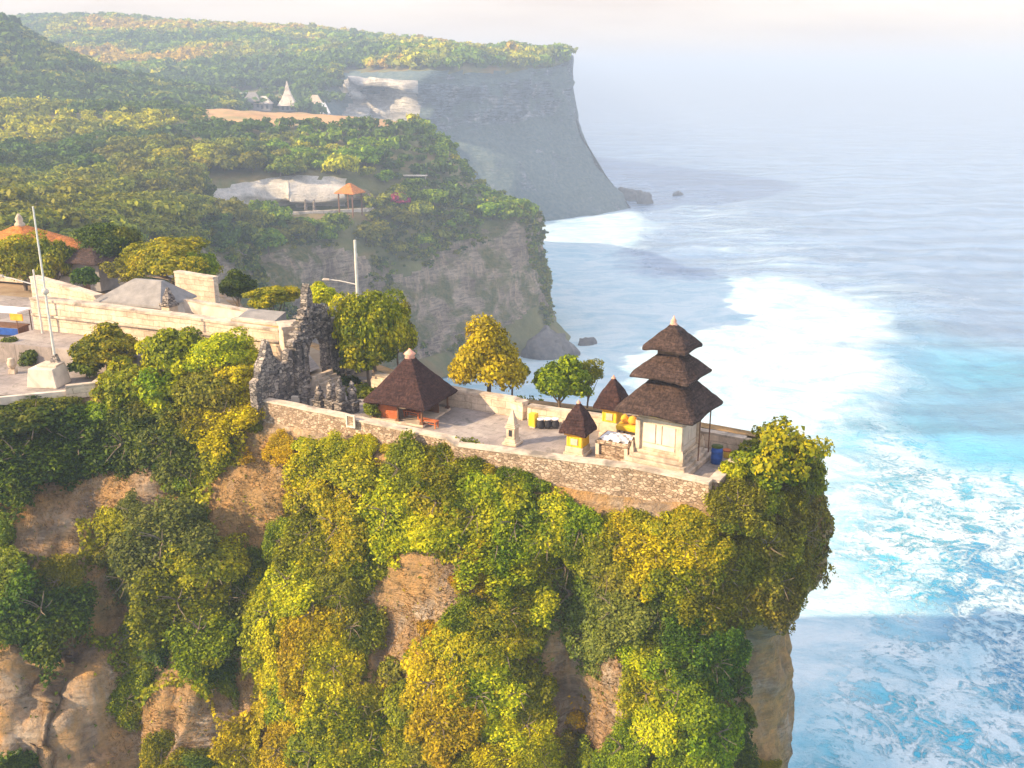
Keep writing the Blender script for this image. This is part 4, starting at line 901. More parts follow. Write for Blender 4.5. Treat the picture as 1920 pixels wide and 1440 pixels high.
def crown_mesh(name, nclump, nleaf, size, flat=.85, cone=0, core=.5, lobe=.34):
    """clumps of leaves spread through the crown: lit outer clumps, gaps between them"""
    d = rand_dirs(nclump, -.45); r = core+(1-core)*rng.random((len(d), 1))**.6
    cc = d*r*(1-lobe*.6); cc *= (1+.36*fbm(d, 1.5, 2, int(rng.integers(99))))[:, None]
    if cone: k = 1-cone*(cc[:, 2:3]+.2); cc[:, :2] *= np.clip(k, .35, 1.3); cc[:, 2] *= 1.25
    cr_ = lobe*(.45+.75*rng.random((len(d), 1))); Vs = []; cn = []
    per = np.maximum(6, (nleaf*(cr_**2/np.sum(cr_**2))).astype(int)[:, 0])
    for i in range(len(d)):
        q = rand_dirs(per[i], -.7); rr_ = cr_[i]*(.66+.4*rng.random((len(q), 1))+.25*rng.random((len(q), 1))**6); Vs.append(cc[i]+q*rr_*[1, 1, .8]); cn.append(q*.8+d[i]*.5+[0, 0, .25])
    C = np.concatenate(Vs); Nn = np.concatenate(cn); C[:, 2] *= flat
    V, Q, rnd = leaves(C, Nn, size); return np_mesh(name, V, Q, [LEAF['green']], False, {'rnd': rnd})
def set_mat(o, m):
    o.material_slots[0].link = 'OBJECT'; o.material_slots[0].material = m
CR = {'L': [crown_mesh('crown_large', 80, 21000, .05) for _ in range(4)], 'M': [crown_mesh('crown_medium', 50, 10500, .073) for _ in range(4)],
      'S': [crown_mesh('crown_small', 26, 3400, .12, .9, 0, .3, .42) for _ in range(4)], 'C': [crown_mesh('crown_conic', 70, 17000, .056, .95, .38) for _ in range(2)],
      'A': [crown_mesh('crown_airy', 40, 4200, .072, .9, 0, .5, .30) for _ in range(2)]}
def vine_mesh(name, nclump, nleaf, size, sd):
    """ragged hanging mat of creepers: x across, z down, y out from the rock"""
    r_ = np.random.default_rng(sd); p = r_.uniform(-1, 1, (nclump*6, 2)); ang = np.arctan2(p[:, 1], p[:, 0])
    lim = .8+.38*fbm(np.stack([np.cos(ang), np.sin(ang), ang*0+sd], 1), 1.6, 3, sd); p = p[np.hypot(p[:, 0], p[:, 1]) < lim][:nclump]
    tail = r_.random(len(p)) < .25; p[tail, 1] = -np.abs(p[tail, 1])*1.5
    cc = np.stack([p[:, 0], -.05-.22*r_.random(len(p))*(1-.4*np.hypot(p[:, 0], p[:, 1])), p[:, 1]], 1); cr_ = .11+.17*r_.random(len(p)); Vs = []; cn = []
    per = np.maximum(8, nleaf*cr_**2/np.sum(cr_**2)).astype(int)
    for i in range(len(p)):
        q = r_.normal(size=(per[i], 3)); q /= np.linalg.norm(q, axis=1, keepdims=True); q[:, 1] = -np.abs(q[:, 1])*(.9+.2*r_.random(per[i])); Vs.append(cc[i]+q*cr_[i]*(.6+.5*r_.random((per[i], 1)))*[1, 1, 1.25]); cn.append(q*.6+[0, -.4, .5])
    V, Q, rnd = leaves(np.concatenate(Vs), np.concatenate(cn), size); return np_mesh(name, V, Q, [LEAF['green']], False, {'rnd': rnd})
VN = [vine_mesh('creeper', 130, 16000, .046, k) for k in range(5)]
HC = [crown_mesh('hill_crown', 22, 1300, .15, .7, 0, .35, .42) for _ in range(6)]
def limbs(name, h, spread, r, seed, n=6):
    rs = random.Random(seed); mb = MB(); lean = rs.uniform(-.15, .15)
    mb.tube([(0, 0, -.3), (lean*.3*h, .02, h*.35), (lean*h*.6, 0, h*.75)], r, 8, r*.55)
    for i in range(n):
        a = 2*math.pi*i/n+rs.uniform(-.4, .4); s0 = (lean*.4*h, 0, h*rs.uniform(.35, .7)); e = (spread*math.cos(a)*rs.uniform(.6, .95), spread*math.sin(a)*rs.uniform(.6, .95), h*rs.uniform(.95, 1.35))
        mid = tuple((p+q)/2+rs.uniform(-.12, .12)*spread for p, q in zip(s0, e)); mb.tube([s0, mid, e], r*.45, 6, r*.12)
    return mb
def trunk_mesh(*a):
    o = limbs(*a).build('trunk', BARK); me = o.data; bpy.data.objects.remove(o); return me
TR = [trunk_mesh('t', 1.0, .75, .07, s) for s in range(3)]       # unit trunks, scaled per tree
def tree(px, py, Y, rpx, label, kind='green', shape='L', base=70.0, zsc=.85, name='broadleaf_tree', cat='tree', group=None, rz=None, hr=None, mats=LEAF, airy=False):
    """crown centre at the pixel and distance, base on the ground under it"""
    c = at(px, py, Y); R = rpx*depth(c)/F_PX; o = empty(name, (c.x, c.y, base), label=label, cat=cat, group=group)
    k = random.Random(int(px*7+py)); cr_ = bpy.data.objects.new('crown', k.choice(CR[shape])); link(cr_, o)
    cr_.location = (0, 0, c.z-base); cr_.rotation_euler = (0, 0, k.uniform(0, 6.28)); cr_.scale = (R, R, (hr or R*zsc)/.85 if not hr else hr*depth(c)/F_PX/.85)
    set_mat(cr_, mats[kind]); t_ = bpy.data.objects.new('trunk', k.choice(TR)); link(t_, o)
    H = max(.6, c.z-base); t_.scale = (R, R, H*.9); t_.rotation_euler = (0, 0, k.uniform(0, 6.28)); return o
GT = 'trees and shrubs around the temple'
tree(700, 622, 61, 70, 'tall yellow green tree between the gate and the pavilion roof', 'yellow', 'L', hr=80, group=GT)
tree(690, 665, 60, 52, 'lower green tree in front of the tall one right of the gate', 'green', 'M', group=GT)
tree(745, 625, 63, 34, 'narrow brownish tree leaning against the tall tree right of the gate', 'brown', 'M', hr=58, group=GT)
tree(915, 682, 57.5, 72, 'bright golden yellow cone shaped tree above the back wall', 'gold', 'C', hr=68, group=GT)
tree(960, 700, 58.5, 30, 'small olive tree behind the golden cone shaped tree', 'brown', 'S', group=GT)
tree(1052, 716, 56, 58, 'rounded green shrub beyond the back wall, left of the rear shrine', 'green', 'M', base=69, hr=46, cat='shrub', name='leafy_shrub', group=GT)
tree(1102, 700, 56.5, 32, 'thin airy shrub at the right side of the rounded green one', 'olive', 'A', base=69, cat='shrub', name='leafy_shrub', group=GT)
tree(706, 766, 54, 25, 'small light green bush on the parapet before the pavilion', 'green', 'S', cat='shrub', name='leafy_shrub', group=GT)
tree(196, 655, 62.5, 66, 'rounded bush right of the pale plinth, yellow green on top', 'yellow', 'M', hr=46, cat='shrub', name='leafy_shrub', group=GT)
tree(160, 690, 61.5, 34, 'dark low bush squeezed between plinth and rounded bush', 'dark', 'S', cat='shrub', name='leafy_shrub', group=GT)
tree(335, 665, 60, 62, 'olive tree before the middle of the long sunlit wall', 'olive', 'M', base=68.5, hr=54, group=GT)
tree(420, 668, 59, 64, 'yellow green tree before the right end of the long sunlit wall', 'yellow', 'L', base=68, hr=46, group=GT)
tree(245, 730, 58.5, 66, 'yellow green tree at the edge of the paved court, right of the kerb', 'yellow', 'M', base=68, hr=54, group=GT)
tree(305, 745, 58, 60, 'deep green tree in the clump left of the gate', 'green', 'M', base=67, hr=56, group=GT)
tree(395, 748, 57, 74, 'gold and brown leaved tree in front of the gate wing wall', 'brown', 'L', base=66, hr=66, group=GT)
tree(450, 712, 57, 44, 'golden leaved tree touching the gate wing wall', 'gold', 'M', base=67, group=GT)
tree(322, 492, 84, 80, 'round bright yellow green tree behind the low grey roof', 'yellow', 'L', hr=48, group=GT)
tree(375, 505, 83, 36, 'smaller green tree at the right of the round bright one', 'green', 'M', group=GT)
tree(206, 458, 92, 58, 'dark green spreading tree between the orange pavilion and round bright tree', 'dark', 'L', hr=42, group=GT)
tree(235, 510, 88, 36, 'small olive tree under the dark spreading tree', 'brown', 'A', group=GT)
tree(40, 490, 90, 62, 'yellow green tree covering the left half of the orange roof', 'yellow', 'L', hr=52, group=GT)
tree(105, 498, 89, 36, 'dark green tree covering the right half of the orange roof', 'green', 'M', hr=50, group=GT)
tree(445, 538, 76, 36, 'small dark green tree with bare stems left of the yellow bushes', 'dark', 'M', group=GT)
tree(515, 556, 68, 48, 'yellow green hedge bush just left of the gate top', 'yellow', 'M', hr=24, group=GT)
tree(600, 556, 68, 36, 'yellow green bush just right of the gate top', 'yellow', 'M', hr=24, group=GT)
tree(160, 520, 84, 26, 'small dark tree beside the shaded hut', 'dark', 'S', group=GT)
tree(22, 645, 66, 20, 'small potted looking green bush on the paved court, far left', 'dark', 'S', cat='shrub', name='leafy_shrub', group=GT)
tree(62, 672, 65, 26, 'dark green bush on the paved court left of the tall pole', 'dark', 'S', cat='shrub', name='leafy_shrub', group=GT)
tree(560, 738, 59, 24, 'dark shaded bush at the foot of the gate wing wall', 'dark', 'S', cat='shrub', name='leafy_shrub', group=GT)
tree(610, 735, 60, 26, 'dark shaded bush among the statues before the gate', 'dark', 'S', cat='shrub', name='leafy_shrub', group=GT)
tree(645, 728, 60, 34, 'dark shaded bush left of the pavilion roof', 'dark', 'S', cat='shrub', name='leafy_shrub', group=GT)
tree(680, 745, 58, 30, 'dark purple tinged bush under the left eave of the pavilion', 'dark', 'S', cat='shrub', name='leafy_shrub', group=GT)
tree(1465, 850, 46, 78, 'tall airy yellow green shrub on the cliff tip against the sea', 'yellow', 'A', base=67.5, hr=72, cat='shrub', name='leafy_shrub', group=GT)
tree(1440, 880, 45.5, 60, 'dense green shrub at the foot of the airy one on the cliff tip', 'green', 'M', base=67.5, hr=50, cat='shrub', name='leafy_shrub', group=GT)
tree(1515, 900, 46, 44, 'thin outer shrub hanging over the sea at the cliff tip', 'olive', 'A', base=66.5, hr=54, cat='shrub', name='leafy_shrub', group=GT)
tree(1375, 890, 44.5, 30, 'small yellow shrub right of the parapet end', 'yellow', 'S', base=68, cat='shrub', name='leafy_shrub', group=GT)

# shrubs and hanging vines on the near cliff
# (pixel x, y, radius, height radius, colour, words about it)
CL = [
 (60,800,90,60,'dark'),(150,830,80,60,'dark'),(40,870,80,70,'dark'),(250,830,70,60,'dark'),(330,830,70,60,'grey'),(200,780,50,36,'green'),
 (100,770,60,30,'olive'),(320,870,40,30,'dark'),(390,830,60,50,'olive'),(430,790,60,50,'gold'),(395,760,60,50,'brown'),(470,800,34,40,'brown'),(360,900,60,60,'green'),(400,870,45,45,'dark'),
 (530,835,44,28,'orange'),(555,870,30,30,'orange'),(360,945,38,26,'green'),
 (260,960,60,44,'grey'),(230,1000,60,50,'olive'),(320,1010,80,60,'grey'),(400,1060,70,60,'olive'),(260,1070,70,60,'grey'),(330,1120,80,60,'olive'),(420,1130,60,60,'grey'),(380,1190,60,60,'green'),(200,1040,40,36,'olive'),(460,1070,44,44,'grey'),(480,1120,44,50,'olive'),
 (0,1000,44,60,'dark'),(20,1090,70,60,'dark'),(80,1150,70,70,'dark'),(20,1190,70,60,'dark'),(110,1090,50,50,'olive'),(60,1230,44,30,'dark'),(130,1180,36,40,'dark'),
 (265,1190,44,44,'green'),(265,1250,55,50,'green'),(240,1310,50,50,'green'),(215,1370,44,50,'green'),(215,1425,40,44,'green'),(290,1225,34,40,'dark'),
 (400,1240,36,50,'dark'),(385,1290,24,44,'yellow'),(395,1335,22,36,'yellow'),(360,1250,28,30,'olive'),
 (520,980,36,40,'gold'),(530,1010,44,44,'yellow'),(600,880,60,50,'yellow'),(640,840,60,36,'yellow'),(710,830,66,44,'yellow'),(600,940,70,60,'yellow'),(680,900,80,60,'yellow'),(760,880,50,50,'olive'),(770,840,36,30,'green'),
 (590,1000,60,50,'olive'),(660,980,70,60,'yellow'),(740,960,70,60,'yellow'),(700,1030,60,40,'olive'),(620,1040,50,40,'yellow'),
 (850,880,56,44,'green'),(900,925,54,44,'green'),(830,940,60,60,'yellow'),(900,960,70,60,'green'),(970,930,44,36,'green'),(970,970,64,60,'green'),(840,1010,70,50,'yellow'),(930,1020,70,50,'green'),(1040,955,46,40,'yellow'),(1090,985,50,50,'green'),(1030,1000,60,60,'yellow'),(1000,1060,60,50,'green'),(900,1050,50,34,'gold'),
 (1080,1040,56,60,'dark'),(1010,1110,56,50,'green'),(1090,1110,60,60,'grey'),(1150,1070,60,50,'brown'),(1170,1140,66,56,'grey'),(1110,1180,56,50,'grey'),(1200,1090,56,50,'brown'),
 (1180,1010,56,44,'yellow'),(1240,990,50,32,'yellow'),(1300,985,44,30,'yellow'),(1230,1030,66,50,'gold'),(1300,1010,60,50,'yellow'),(1370,960,60,40,'brown'),(1430,950,56,40,'olive'),(1340,1060,70,50,'brown'),(1420,1020,66,60,'brown'),(1480,1000,50,60,'brown'),(1490,1070,36,60,'brown'),(1440,1090,60,60,'brown'),(1270,1080,60,50,'olive'),(1380,1120,60,44,'brown'),(1460,1140,40,30,'brown'),(1310,1130,60,44,'olive'),(1240,1150,50,44,'dark'),
 (1290,1190,60,44,'dark'),(1240,1230,60,50,'green'),(1330,1230,60,50,'dark'),(1210,1290,50,50,'green'),(1290,1290,66,60,'green'),(1370,1290,54,60,'dark'),(1390,1350,40,50,'dark'),(1320,1370,66,60,'green'),(1240,1370,60,60,'yellow'),(1180,1400,50,50,'green'),(1280,1430,60,44,'green'),(1360,1420,50,44,'dark'),(1420,1440,44,20,'olive'),
 (560,1090,60,56,'yellow'),(640,1100,56,60,'olive'),(520,1150,56,60,'olive'),(590,1160,56,60,'gold'),(660,1170,50,60,'brown'),(570,1230,50,60,'gold'),(510,1230,44,56,'gold'),(620,1250,50,56,'gold'),(480,1180,34,50,'gold'),(560,1300,56,50,'yellow'),(620,1330,56,50,'yellow'),(500,1310,30,56,'gold'),(670,1250,34,50,'brown'),(680,1320,44,50,'olive'),
 (880,1150,70,50,'green'),(950,1150,60,50,'yellow'),(960,1090,44,36,'yellow'),(860,1210,60,56,'yellow'),(930,1220,70,56,'yellow'),(990,1190,44,50,'olive'),(820,1270,60,56,'gold'),(900,1290,70,60,'yellow'),(970,1280,56,60,'olive'),(760,1330,56,56,'olive'),(830,1350,60,56,'gold'),(910,1370,66,50,'yellow'),(980,1360,50,50,'gold'),(740,1260,36,44,'brown'),(1000,1420,50,40,'yellow'),(930,1430,56,36,'gold'),(860,1430,56,40,'yellow'),
 (800,1180,30,36,'orange'),(860,1090,34,20,'orange'),
 (600,1400,60,56,'green'),(680,1400,60,56,'green'),(740,1420,56,44,'yellow'),(650,1440,60,40,'yellow'),(540,1400,50,50,'gold'),(440,1400,56,50,'gold'),(470,1440,50,40,'gold'),(380,1430,50,30,'dark'),(300,1410,50,50,'yellow'),(340,1440,44,30,'olive'),(800,1420,50,44,'brown'),
 (1060,1400,50,44,'brown'),(1110,1420,56,44,'green'),(1080,1350,34,34,'orange'),(1130,1370,34,30,'olive'),(20,1435,50,24,'dark'),
]
NAMEC = {'dark': 'dark green', 'green': 'bright green', 'olive': 'olive', 'grey': 'grey green', 'yellow': 'yellow green', 'gold': 'golden yellow', 'orange': 'orange tinted', 'brown': 'brownish'}
LM = [((60, 840), 'below the paved court'), ((370, 860), 'below the trees left of the gate'), ((540, 850), 'below the gate corner'), ((700, 880), 'below the pavilion'), ((900, 930), 'below the pillar shrine'), ((1060, 980), 'below the small shrine'),
      ((1260, 990), 'below the tiered tower'), ((1440, 1040), 'on the cliff tip'), ((1320, 1290), 'beside the bare rock of the tip'), ((1130, 1130), 'in the dark gully'), ((90, 1130), 'at the far left edge'), ((320, 1060), 'on the grey green slope'),
      ((250, 1300), 'in the green strip beside bare rock'), ((560, 1200), 'in the golden hanging patch'), ((650, 1020), 'on the shoulder under the pavilion shrubs'), ((900, 1230), 'under the pale rock scar'), ((760, 1330), 'right of the golden patch near the bottom'), ((900, 1400), 'at the bottom centre'),
      ((640, 1420), 'at the bottom left of centre'), ((430, 1420), 'at the bottom left'), ((1150, 1400), 'under the brown rock hollow'), ((390, 1280), 'on the sandy slope above the bottom left')]
POS = [((-1, -1), 'upper left'), ((1, -1), 'upper right'), ((-1, 1), 'lower left'), ((1, 1), 'lower right')]
CL += [(x, y, r, int(r*.8), k) for x, y, r, k in [(575,838,34,'yellow'),(628,826,40,'yellow'),(680,842,44,'yellow'),(735,850,40,'yellow'),(790,860,38,'olive'),(850,880,32,'green'),(905,892,34,'yellow'),(960,900,34,'green'),(1010,915,34,'green'),
 (1190,978,30,'yellow'),(1290,965,26,'yellow'),(1350,958,26,'olive'),(1400,935,40,'brown'),(1450,925,44,'olive'),(1520,960,26,'brown'),(820,905,40,'green'),(1060,950,30,'green')]]
BARE = [(190,925,175,46,-.25),(85,985,70,60,0),(470,950,75,95,.3),(540,880,48,66,0),(190,1130,75,60,.5),(95,1310,165,112,-.2),(160,1380,110,90,0),(335,1350,80,66,0),(440,1290,45,60,.3),(772,1112,100,74,0),(850,1100,50,40,0),(735,1190,50,80,.4),(1085,1300,90,95,0),(1130,1340,50,50,0),
        (1440,1270,70,120,0),(1110,905,100,32,.1),(1250,915,90,22,.1),(640,815,120,26,.2),(1060,1210,40,40,0),(490,1400,40,40,0),(1460,1400,50,60,0),(300,940,50,22,0),(1160,920,60,36,0),(505,830,40,40,0),(700,1330,20,40,0)]
def bare(px, py):
    d = np.full(len(px), 9.)
    for cx, cy, a, b, rot in BARE:
        x, y = px-cx, py-cy; c_, s_ = math.cos(rot), math.sin(rot); u, v_ = (x*c_+y*s_)/a, (-x*s_+y*c_)/b; d = np.minimum(d, np.sqrt(u*u+v_*v_))
    return d
used = {}; cov = []
for i, (px, py, rx, rz_, kd) in enumerate(CL):
    bd = float(bare(np.array([px]), np.array([py]))[0])
    if bd < .80 and kd not in ('orange',): continue
    if bd < 1.25: rx, rz_ = rx*.75, rz_*.75
    h, nn = nhit(px, min(py, 1438))
    if h is None or h.y > 70:
        continue
    if nn.dot(ray(px, py)) > 0: nn = -nn
    dp = depth(h); R = rx*dp/F_PX; H = rz_*dp/F_PX; lm, words = min(LM, key=lambda a: (a[0][0]-px)**2+(a[0][1]-py)**2)
    dx, dy = px-lm[0], py-lm[1]; where = ('upper ' if dy < -18 else 'lower ' if dy > 18 else 'middle ')+('left' if dx < -18 else 'right' if dx > 18 else 'centre')
    size = 'big ' if rx >= 60 else 'small ' if rx < 40 else 'mid sized '
    lab = size+NAMEC[kd]+' bush '+words+', '+where
    c_ = used.get(lab, 0); used[lab] = c_+1
    if c_: lab = size+NAMEC[kd]+' bush '+words+', '+['second', 'third', 'fourth'][min(c_-1, 2)]+' '+where
    sh = 'L' if R > 1.35 else 'M' if R > .8 else 'S'; k = random.Random(i*13+5)
    o = empty('cliff_bush', h, label=lab, cat='bush', group='bushes growing on the near cliff')
    vine = kd in ('gold', 'grey', 'brown', 'orange') or k.random() < (.75 if py > 960 else .45)
    f = bpy.data.objects.new('foliage', k.choice(VN if vine and R > .9 else CR[sh])); link(f, o); vn_ = vine and R > .9
    f.scale = (R*1.18, R*1.2, H*1.25) if vn_ else (R*1.06, R*.72, H*1.12)
    f.rotation_euler = (Matrix.Rotation(k.uniform(-.25, .25), 3, nn) @ (nn.to_track_quat('Z', 'Y').to_matrix() @ Matrix(((1, 0, 0), (0, 0, 1), (0, -1, 0)))) if False else (Matrix(((Vector((0, 0, 1)).cross(nn)).normalized(), nn*-1, nn.cross((Vector((0, 0, 1)).cross(nn)).normalized()))).transposed())).to_euler()
    f.location = nn*(.10*R if vn_ else .05*R)
    set_mat(f, LEAF[kd]); s_ = bpy.data.objects.new('stem', k.choice(TR)); link(s_, o); s_.scale = (R*.7, R*.7, H*.8)
    s_.rotation_euler = nn.to_track_quat('Z', 'Y').to_euler()
    cov.append((px, py, rx, rz_, kd))
# ground cover: leaves all over the cliff face except on the bare patches
Pn = LN.P; Nn_ = LN.N; A4 = Pn[:-1, :-1]; Bx = Pn[1:, :-1]-A4; Cx = Pn[:-1, 1:]-A4; area = np.linalg.norm(np.cross(Bx, Cx), axis=2)
ppx, ppy = pxof(A4.reshape(-1, 3)); ok = ((ppx > -300) & (ppx < 1640) & (ppy > 735) & (ppy < 1750) & (A4.reshape(-1, 3)[:, 2] > 40)).reshape(area.shape)
ok[:2] = False; wgt = (area*ok).ravel(); tot = wgt.sum(); NC = int(min(620000, tot*170)); idx = rng.choice(len(wgt), NC, p=wgt/tot)
uu, vv = rng.random((NC, 1)), rng.random((NC, 1)); C0 = A4.reshape(-1, 3)[idx]+Bx.reshape(-1, 3)[idx]*uu+Cx.reshape(-1, 3)[idx]*vv; NN0 = Nn_[:-1, :-1].reshape(-1, 3)[idx]
qx, qy = pxof(C0); jit = fbm(C0, .55, 3, 7); db = bare(qx, qy)+jit*.22; db = np.where((qx > 1385) & (C0[:, 2] < 63.0+jit*.8), 0, db)
cl1 = fbm(C0, .75, 3, 31); keep = (db > 1.0) | (rng.random(NC) < .012+.06*(cl1 > .5))
keep &= (cl1 > -.75) | (rng.random(NC) < .3)
keep &= ~((qx > 1385) & (db <= 1)); dbk = db[keep]
C0, NN0, qx, qy, cl1 = C0[keep], NN0[keep], qx[keep], qy[keep], cl1[keep]
lift = .04+np.clip(cl1+.3, 0, 2)[:, None]*.75*rng.random((len(C0), 1))**.5; C0 = C0+NN0*lift*(dbk > 1.0)[:, None]
cx_ = np.array([(c[0], c[1], c[2]) for c in cov], float); kinds = [c[4] for c in cov]; best = np.full(len(C0), 1e9); bk = np.zeros(len(C0), int); jx, jy = qx+jit[keep]*45, qy+vn(C0, 1.1, 5)*30
for i, (a, b, r_) in enumerate(cx_):
    dd_ = ((jx-a)**2+(jy-b)**2)/r_**2; s_ = dd_ < best; best[s_] = dd_[s_]; bk[s_] = i
KN = np.array([list(NAMEC).index(k) for k in kinds])[bk]
V, Q, rnd = leaves(C0, NN0+[0, 0, .5], .135)
me = np_mesh('ground_cover', V, Q, [LEAF[k] for k in NAMEC], False, {'rnd': rnd}); me.polygons.foreach_set('material_index', KN.astype(np.int32)); me.update()
mobj('ground_cover', me, kind='stuff')
# dry grass tufts on the bare sandy patches
selb = (~keep); Cb = None
gi = rng.choice(len(wgt), 260000, p=wgt/tot); C1 = A4.reshape(-1, 3)[gi]+Bx.reshape(-1, 3)[gi]*rng.random((260000, 1))+Cx.reshape(-1, 3)[gi]*rng.random((260000, 1)); N1 = Nn_[:-1, :-1].reshape(-1, 3)[gi]
gx_, gy_ = pxof(C1); kb = (bare(gx_, gy_)+.25*fbm(C1, .8, 3, 3) < 1.15) & (fbm(C1, .6, 3, 66) > -.35) & ~((gx_ > 1370) & (gy_ > 1130)) & ~((gx_ < 200) & (gy_ > 1230)); C1, N1 = C1[kb], N1[kb]; n1 = len(C1)
L1 = .12+.30*rng.random((n1, 1)); dr = N1*.6+[0, 0, .55]+.45*rng.normal(size=(n1, 3)); dr /= np.linalg.norm(dr, axis=1, keepdims=True); wd = np.cross(dr, rng.normal(size=(n1, 3))); wd /= np.linalg.norm(wd, axis=1, keepdims=True)
V = np.stack([C1-wd*.026, C1+wd*.026, C1+dr*L1*.7+wd*.014, C1+dr*L1], 1).reshape(-1, 3)
M_TUFT = leafmat('dry_tuft', (.20, .13, .05), (.40, .26, .10), (.58, .38, .16), .2)
mobj('dry_grass', np_mesh('dry_grass', V, np.arange(4*n1).reshape(n1, 4), [M_TUFT], False, {'rnd': np.repeat(rng.random(n1), 4)}), kind='stuff')

# bare twigs poking out of the scrub
ti = rng.choice(len(C0), 2600); T0 = C0[ti]-NN0[ti]*.15; td = NN0[ti]*.8+[0, 0, .35]+.6*rng.normal(size=(2600, 3)); td /= np.linalg.norm(td, axis=1, keepdims=True)
tl = .35+.75*rng.random((2600, 1))**2; tw = np.cross(td, rng.normal(size=(2600, 3))); tw /= np.linalg.norm(tw, axis=1, keepdims=True); tb = T0+td*tl+tw*tl*.18
M_TWIG = surf('grey_twig', (.22, .18, .14), (.42, .35, .28), 3, bump=0)
mobj('dry_twigs', np_mesh('dry_twigs', np.stack([T0-tw*.02, T0+tw*.02, tb+tw*.008, tb-tw*.008], 1).reshape(-1, 3), np.arange(10400).reshape(2600, 4), [M_TWIG]), kind='stuff')

# wood across the cove: individual trees where they show largest, the rest one mass
def surf_pts(L_, n, cond):
    A = L_.P[:-1, :-1]; B_ = L_.P[1:, :-1]-A; C_ = L_.P[:-1, 1:]-A; nrm_ = np.cross(B_, C_); ar = np.linalg.norm(nrm_, axis=2).ravel(); st = L_.steep[:-1, :-1].ravel()
    x, y = pxof(A.reshape(-1, 3)); wv = ar*cond(x, y, A.reshape(-1, 3), st); i = rng.choice(len(wv), n, p=wv/wv.sum())
    return A.reshape(-1, 3)[i]+B_.reshape(-1, 3)[i]*rng.random((n, 1))+C_.reshape(-1, 3)[i]*rng.random((n, 1)), st[i]
def clear(x, y):
    """open ground: limestone cut, its terrace, the dry meadow"""
    return ((x > 385) & (x < 690) & (y > 340-(x-385)*.05) & (y < 418) & ~((x > 665) & (y < 385))) | ((x > 380) & (x < 800) & (y < 236)) | ((x > 635) & (x < 682) & (y > 330))
def kind_at(x, y, h):
    if h < -.25: return 'dark'
    if h < .12: return 'green' if x > 560 else 'olive'
    if h < .40: return 'olive' if x < 500 else 'green'
    return 'yellow' if y < 330 else 'olive'
PB, _ = surf_pts(LB, 5200, lambda x, y, A, st: ((x > -60) & (x < 1000) & (y > 195) & (y < 500) & (A[:, 1] < 425) & (st < .60)).astype(float))
bx_, by_ = pxof(PB); okb = ~clear(bx_, by_); PB = PB[okb]; bx_, by_ = bx_[okb], by_[okb]
chosen = []; grid_ = {}
order = np.argsort(PB[:, 1]+rng.random(len(PB))*60)
def far_enough(p, d):
    k0, k1 = int(p[0]//8), int(p[1]//8)
    for a in (-1, 0, 1):
        for b in (-1, 0, 1):
            for q in grid_.get((k0+a, k1+b), ()):
                if (q[0]-p[0])**2+(q[1]-p[1])**2 < d*d: return False
    grid_.setdefault((k0, k1), []).append(p); return True
mass = []; cnt = 0
for i in order:
    p = PB[i]
    if not far_enough(p, 4.3): continue
    if cnt < 288 and by_[i] > 235 and bx_[i] > -20 and bx_[i] < 985:
        if LB.bvh.ray_cast(Vector((0, 0, ZC)), (Vector(p)+Vector((0, 0, 4))-Vector((0, 0, ZC))).normalized())[0] is not None:
            hh = LB.bvh.ray_cast(Vector((0, 0, ZC)), (Vector(p)+Vector((0, 0, 4))-Vector((0, 0, ZC))).normalized())[3]
            if hh < (Vector(p)-Vector((0, 0, ZC))).length-6: mass.append(i); continue
        X, Y_ = bx_[i], by_[i]; hv = float(fbm(np.array([[p[0], p[1], 0]]), .03, 3, 55)[0])+random.Random(int(i)).uniform(-.35, .35); kd = kind_at(X, Y_, hv); r = random.Random(int(i)).uniform(3.0, 5.2)
        zone = ('left of the limestone cut' if X < 385 else 'above the limestone cut' if X < 645 and Y_ < 345 else 'on the right shoulder above the cliff' if X >= 645 and Y_ < 400 else 'along the cliff edge across the cove')
        t_ = empty('hillside_tree', (p[0], p[1], p[2]), label='%s tree in the hillside wood %s' % (NAMEC[kd], zone), cat='tree', group='trees of the hillside wood across the cove')
        c_ = bpy.data.objects.new('crown', HC[int(i) % 6]); link(c_, t_); c_.scale = (r, r, r*random.Random(int(i)+1).uniform(.8, 1.15)); c_.location = (0, 0, r*.62); c_.rotation_euler = (0, 0, i*1.7); set_mat(c_, HILL[kd])
        s_ = bpy.data.objects.new('trunk', TR[int(i) % 3]); link(s_, t_); s_.scale = (r*.8, r*.8, r*.8); cnt += 1
    else: mass.append(i)
def scatter_mass(name, pts, kindf, rlo, rhi, nleaf=120, size=.27, seed=0):
    protos = []
    for k in range(5):
        me = crown_mesh('tmp', 9, nleaf, size, .75, 0, .3, .5); v = np.empty(len(me.vertices)*3, np.float32); me.vertices.foreach_get('co', v); protos.append(v.reshape(-1, 3).copy()); bpy.data.meshes.remove(me)
    VV = []; RN = []; MI = []; names = list(HILL)
    for j, p in enumerate(pts):
        r = rng.uniform(rlo, rhi); a = rng.uniform(0, 6.28); v = protos[j % 5]; c_, s_ = math.cos(a), math.sin(a)
        q = np.stack([v[:, 0]*c_-v[:, 1]*s_, v[:, 0]*s_+v[:, 1]*c_, v[:, 2]*rng.uniform(.75, 1.1)], 1)*r+p+[0, 0, r*.45]; VV.append(q); RN.append(np.repeat(rng.random(len(q)//4), 4)); MI += [names.index(kindf(p))]*(len(q)//4)
    V = np.concatenate(VV); me = np_mesh(name, V, np.arange(len(V)).reshape(-1, 4), [HILL[k] for k in names], False, {'rnd': np.concatenate(RN)})
    me.polygons.foreach_set('material_index', np.array(MI, np.int32)); me.update(); return mobj(name, me, kind='stuff')
def kB(p):
    x, y = pxof(np.array([p])); return kind_at(x[0], y[0], float(fbm(np.array([[p[0], p[1], 0]]), .03, 3, 55)[0])+rng.uniform(-.35, .35))
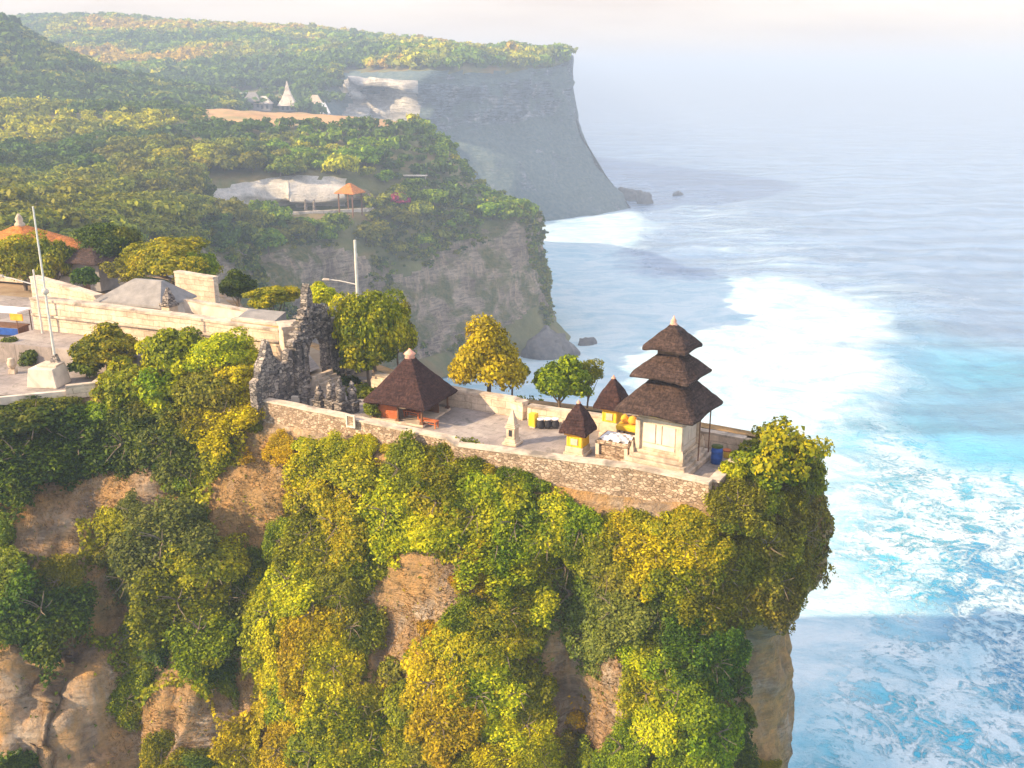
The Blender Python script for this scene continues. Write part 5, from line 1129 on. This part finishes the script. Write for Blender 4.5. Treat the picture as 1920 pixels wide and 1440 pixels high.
scatter_mass('distant_wood', PB[mass], kB, 2.4, 4.4)
# scrub on the mid cliff face and its terrace
PS, _ = surf_pts(LB, 2300, lambda x, y, A, st: ((x > 380) & (x < 1030) & (y > 380) & (y < 660) & ((fbm(A, .05, 3, 71) > .1) | ((y < 462) & (fbm(A, .08, 3, 71) > -.3)))).astype(float))
sxp, syp = pxof(PS); PS = PS[~clear(sxp, syp)]
scatter_mass('cliff_scrub', PS, lambda p: ['dark', 'olive', 'olive', 'green'][int(rng.integers(4))], .7, 2.0, 60, .36)
# far hill and ridge
PC, _ = surf_pts(LC, 9000, lambda x, y, A, st: ((x > -60) & (x < 1070) & (y < 215) & (y > 20) & (st < .62)).astype(float))
cxp, cyp = pxof(PC); hc = fbm(PC, .012, 4, 15); okc = ~((cyp > 166) & (cxp > 340) & (cxp < 630) & (rng.random(len(PC)) < .85)) & ~((cxp > 635) & (cyp > 130)) & ~((cyp < 160) & (hc > .35) & (rng.random(len(PC)) < .4)); PC = PC[okc]
def kC(p):
    x, y = pxof(np.array([p])); h = float(fbm(np.array([[p[0], p[1], 0]]), .014, 3, 25)[0])+rng.uniform(-.3, .3)
    if y[0] > 150 or (x[0] < 90 and y[0] > 60): return 'dark'
    return 'dark' if h < -.35 else 'green' if h < .0 else 'olive' if h < .3 else 'yellow' if h < .55 else 'orange'
scatter_mass('far_forest', PC, kC, 4.0, 8.5, 90, .33)
PD, _ = surf_pts(LD, 1500, lambda x, y, A, st: ((x > -60) & (y < 222)).astype(float))
scatter_mass('ridge_forest', PD, lambda p: 'dark' if rng.random() < .8 else 'olive', 4.0, 7.5, 90, .33)
# bougainvillea and single garden plants near the limestone cut
for px, py, r_, kd, lab in ((747, 375, 3.6, 'purple', 'purple pink flowering bush on the slope right of the orange hut'),):
    C = seat(px, py+12); o = empty('flowering_bush', C, label=lab, cat='bush'); c_ = bpy.data.objects.new('crown', HC[2]); link(c_, o); c_.scale = (r_, r_, r_); c_.location = (0, 0, r_*.6); set_mat(c_, LEAF[kd])
    s_ = bpy.data.objects.new('stem', TR[1]); link(s_, o); s_.scale = (r_*.7,)*3
for px, py, r_, lab in ((490, 410, 4.5, 'green tree standing alone at the left foot of the limestone cut'), (430, 420, 3.5, 'green tree at the far left end of the terrace below the cut')):
    C = seat(px, py); t_ = empty('garden_tree', C, label=lab, cat='tree'); c_ = bpy.data.objects.new('crown', HC[4]); link(c_, t_); c_.scale = (r_, r_, r_); c_.location = (0, 0, r_*.6); set_mat(c_, HILL['green']); s_ = bpy.data.objects.new('trunk', TR[0]); link(s_, t_); s_.scale = (r_*.8,)*3
print('trees', cnt, 'mass', len(mass), 'cover', len(C0))
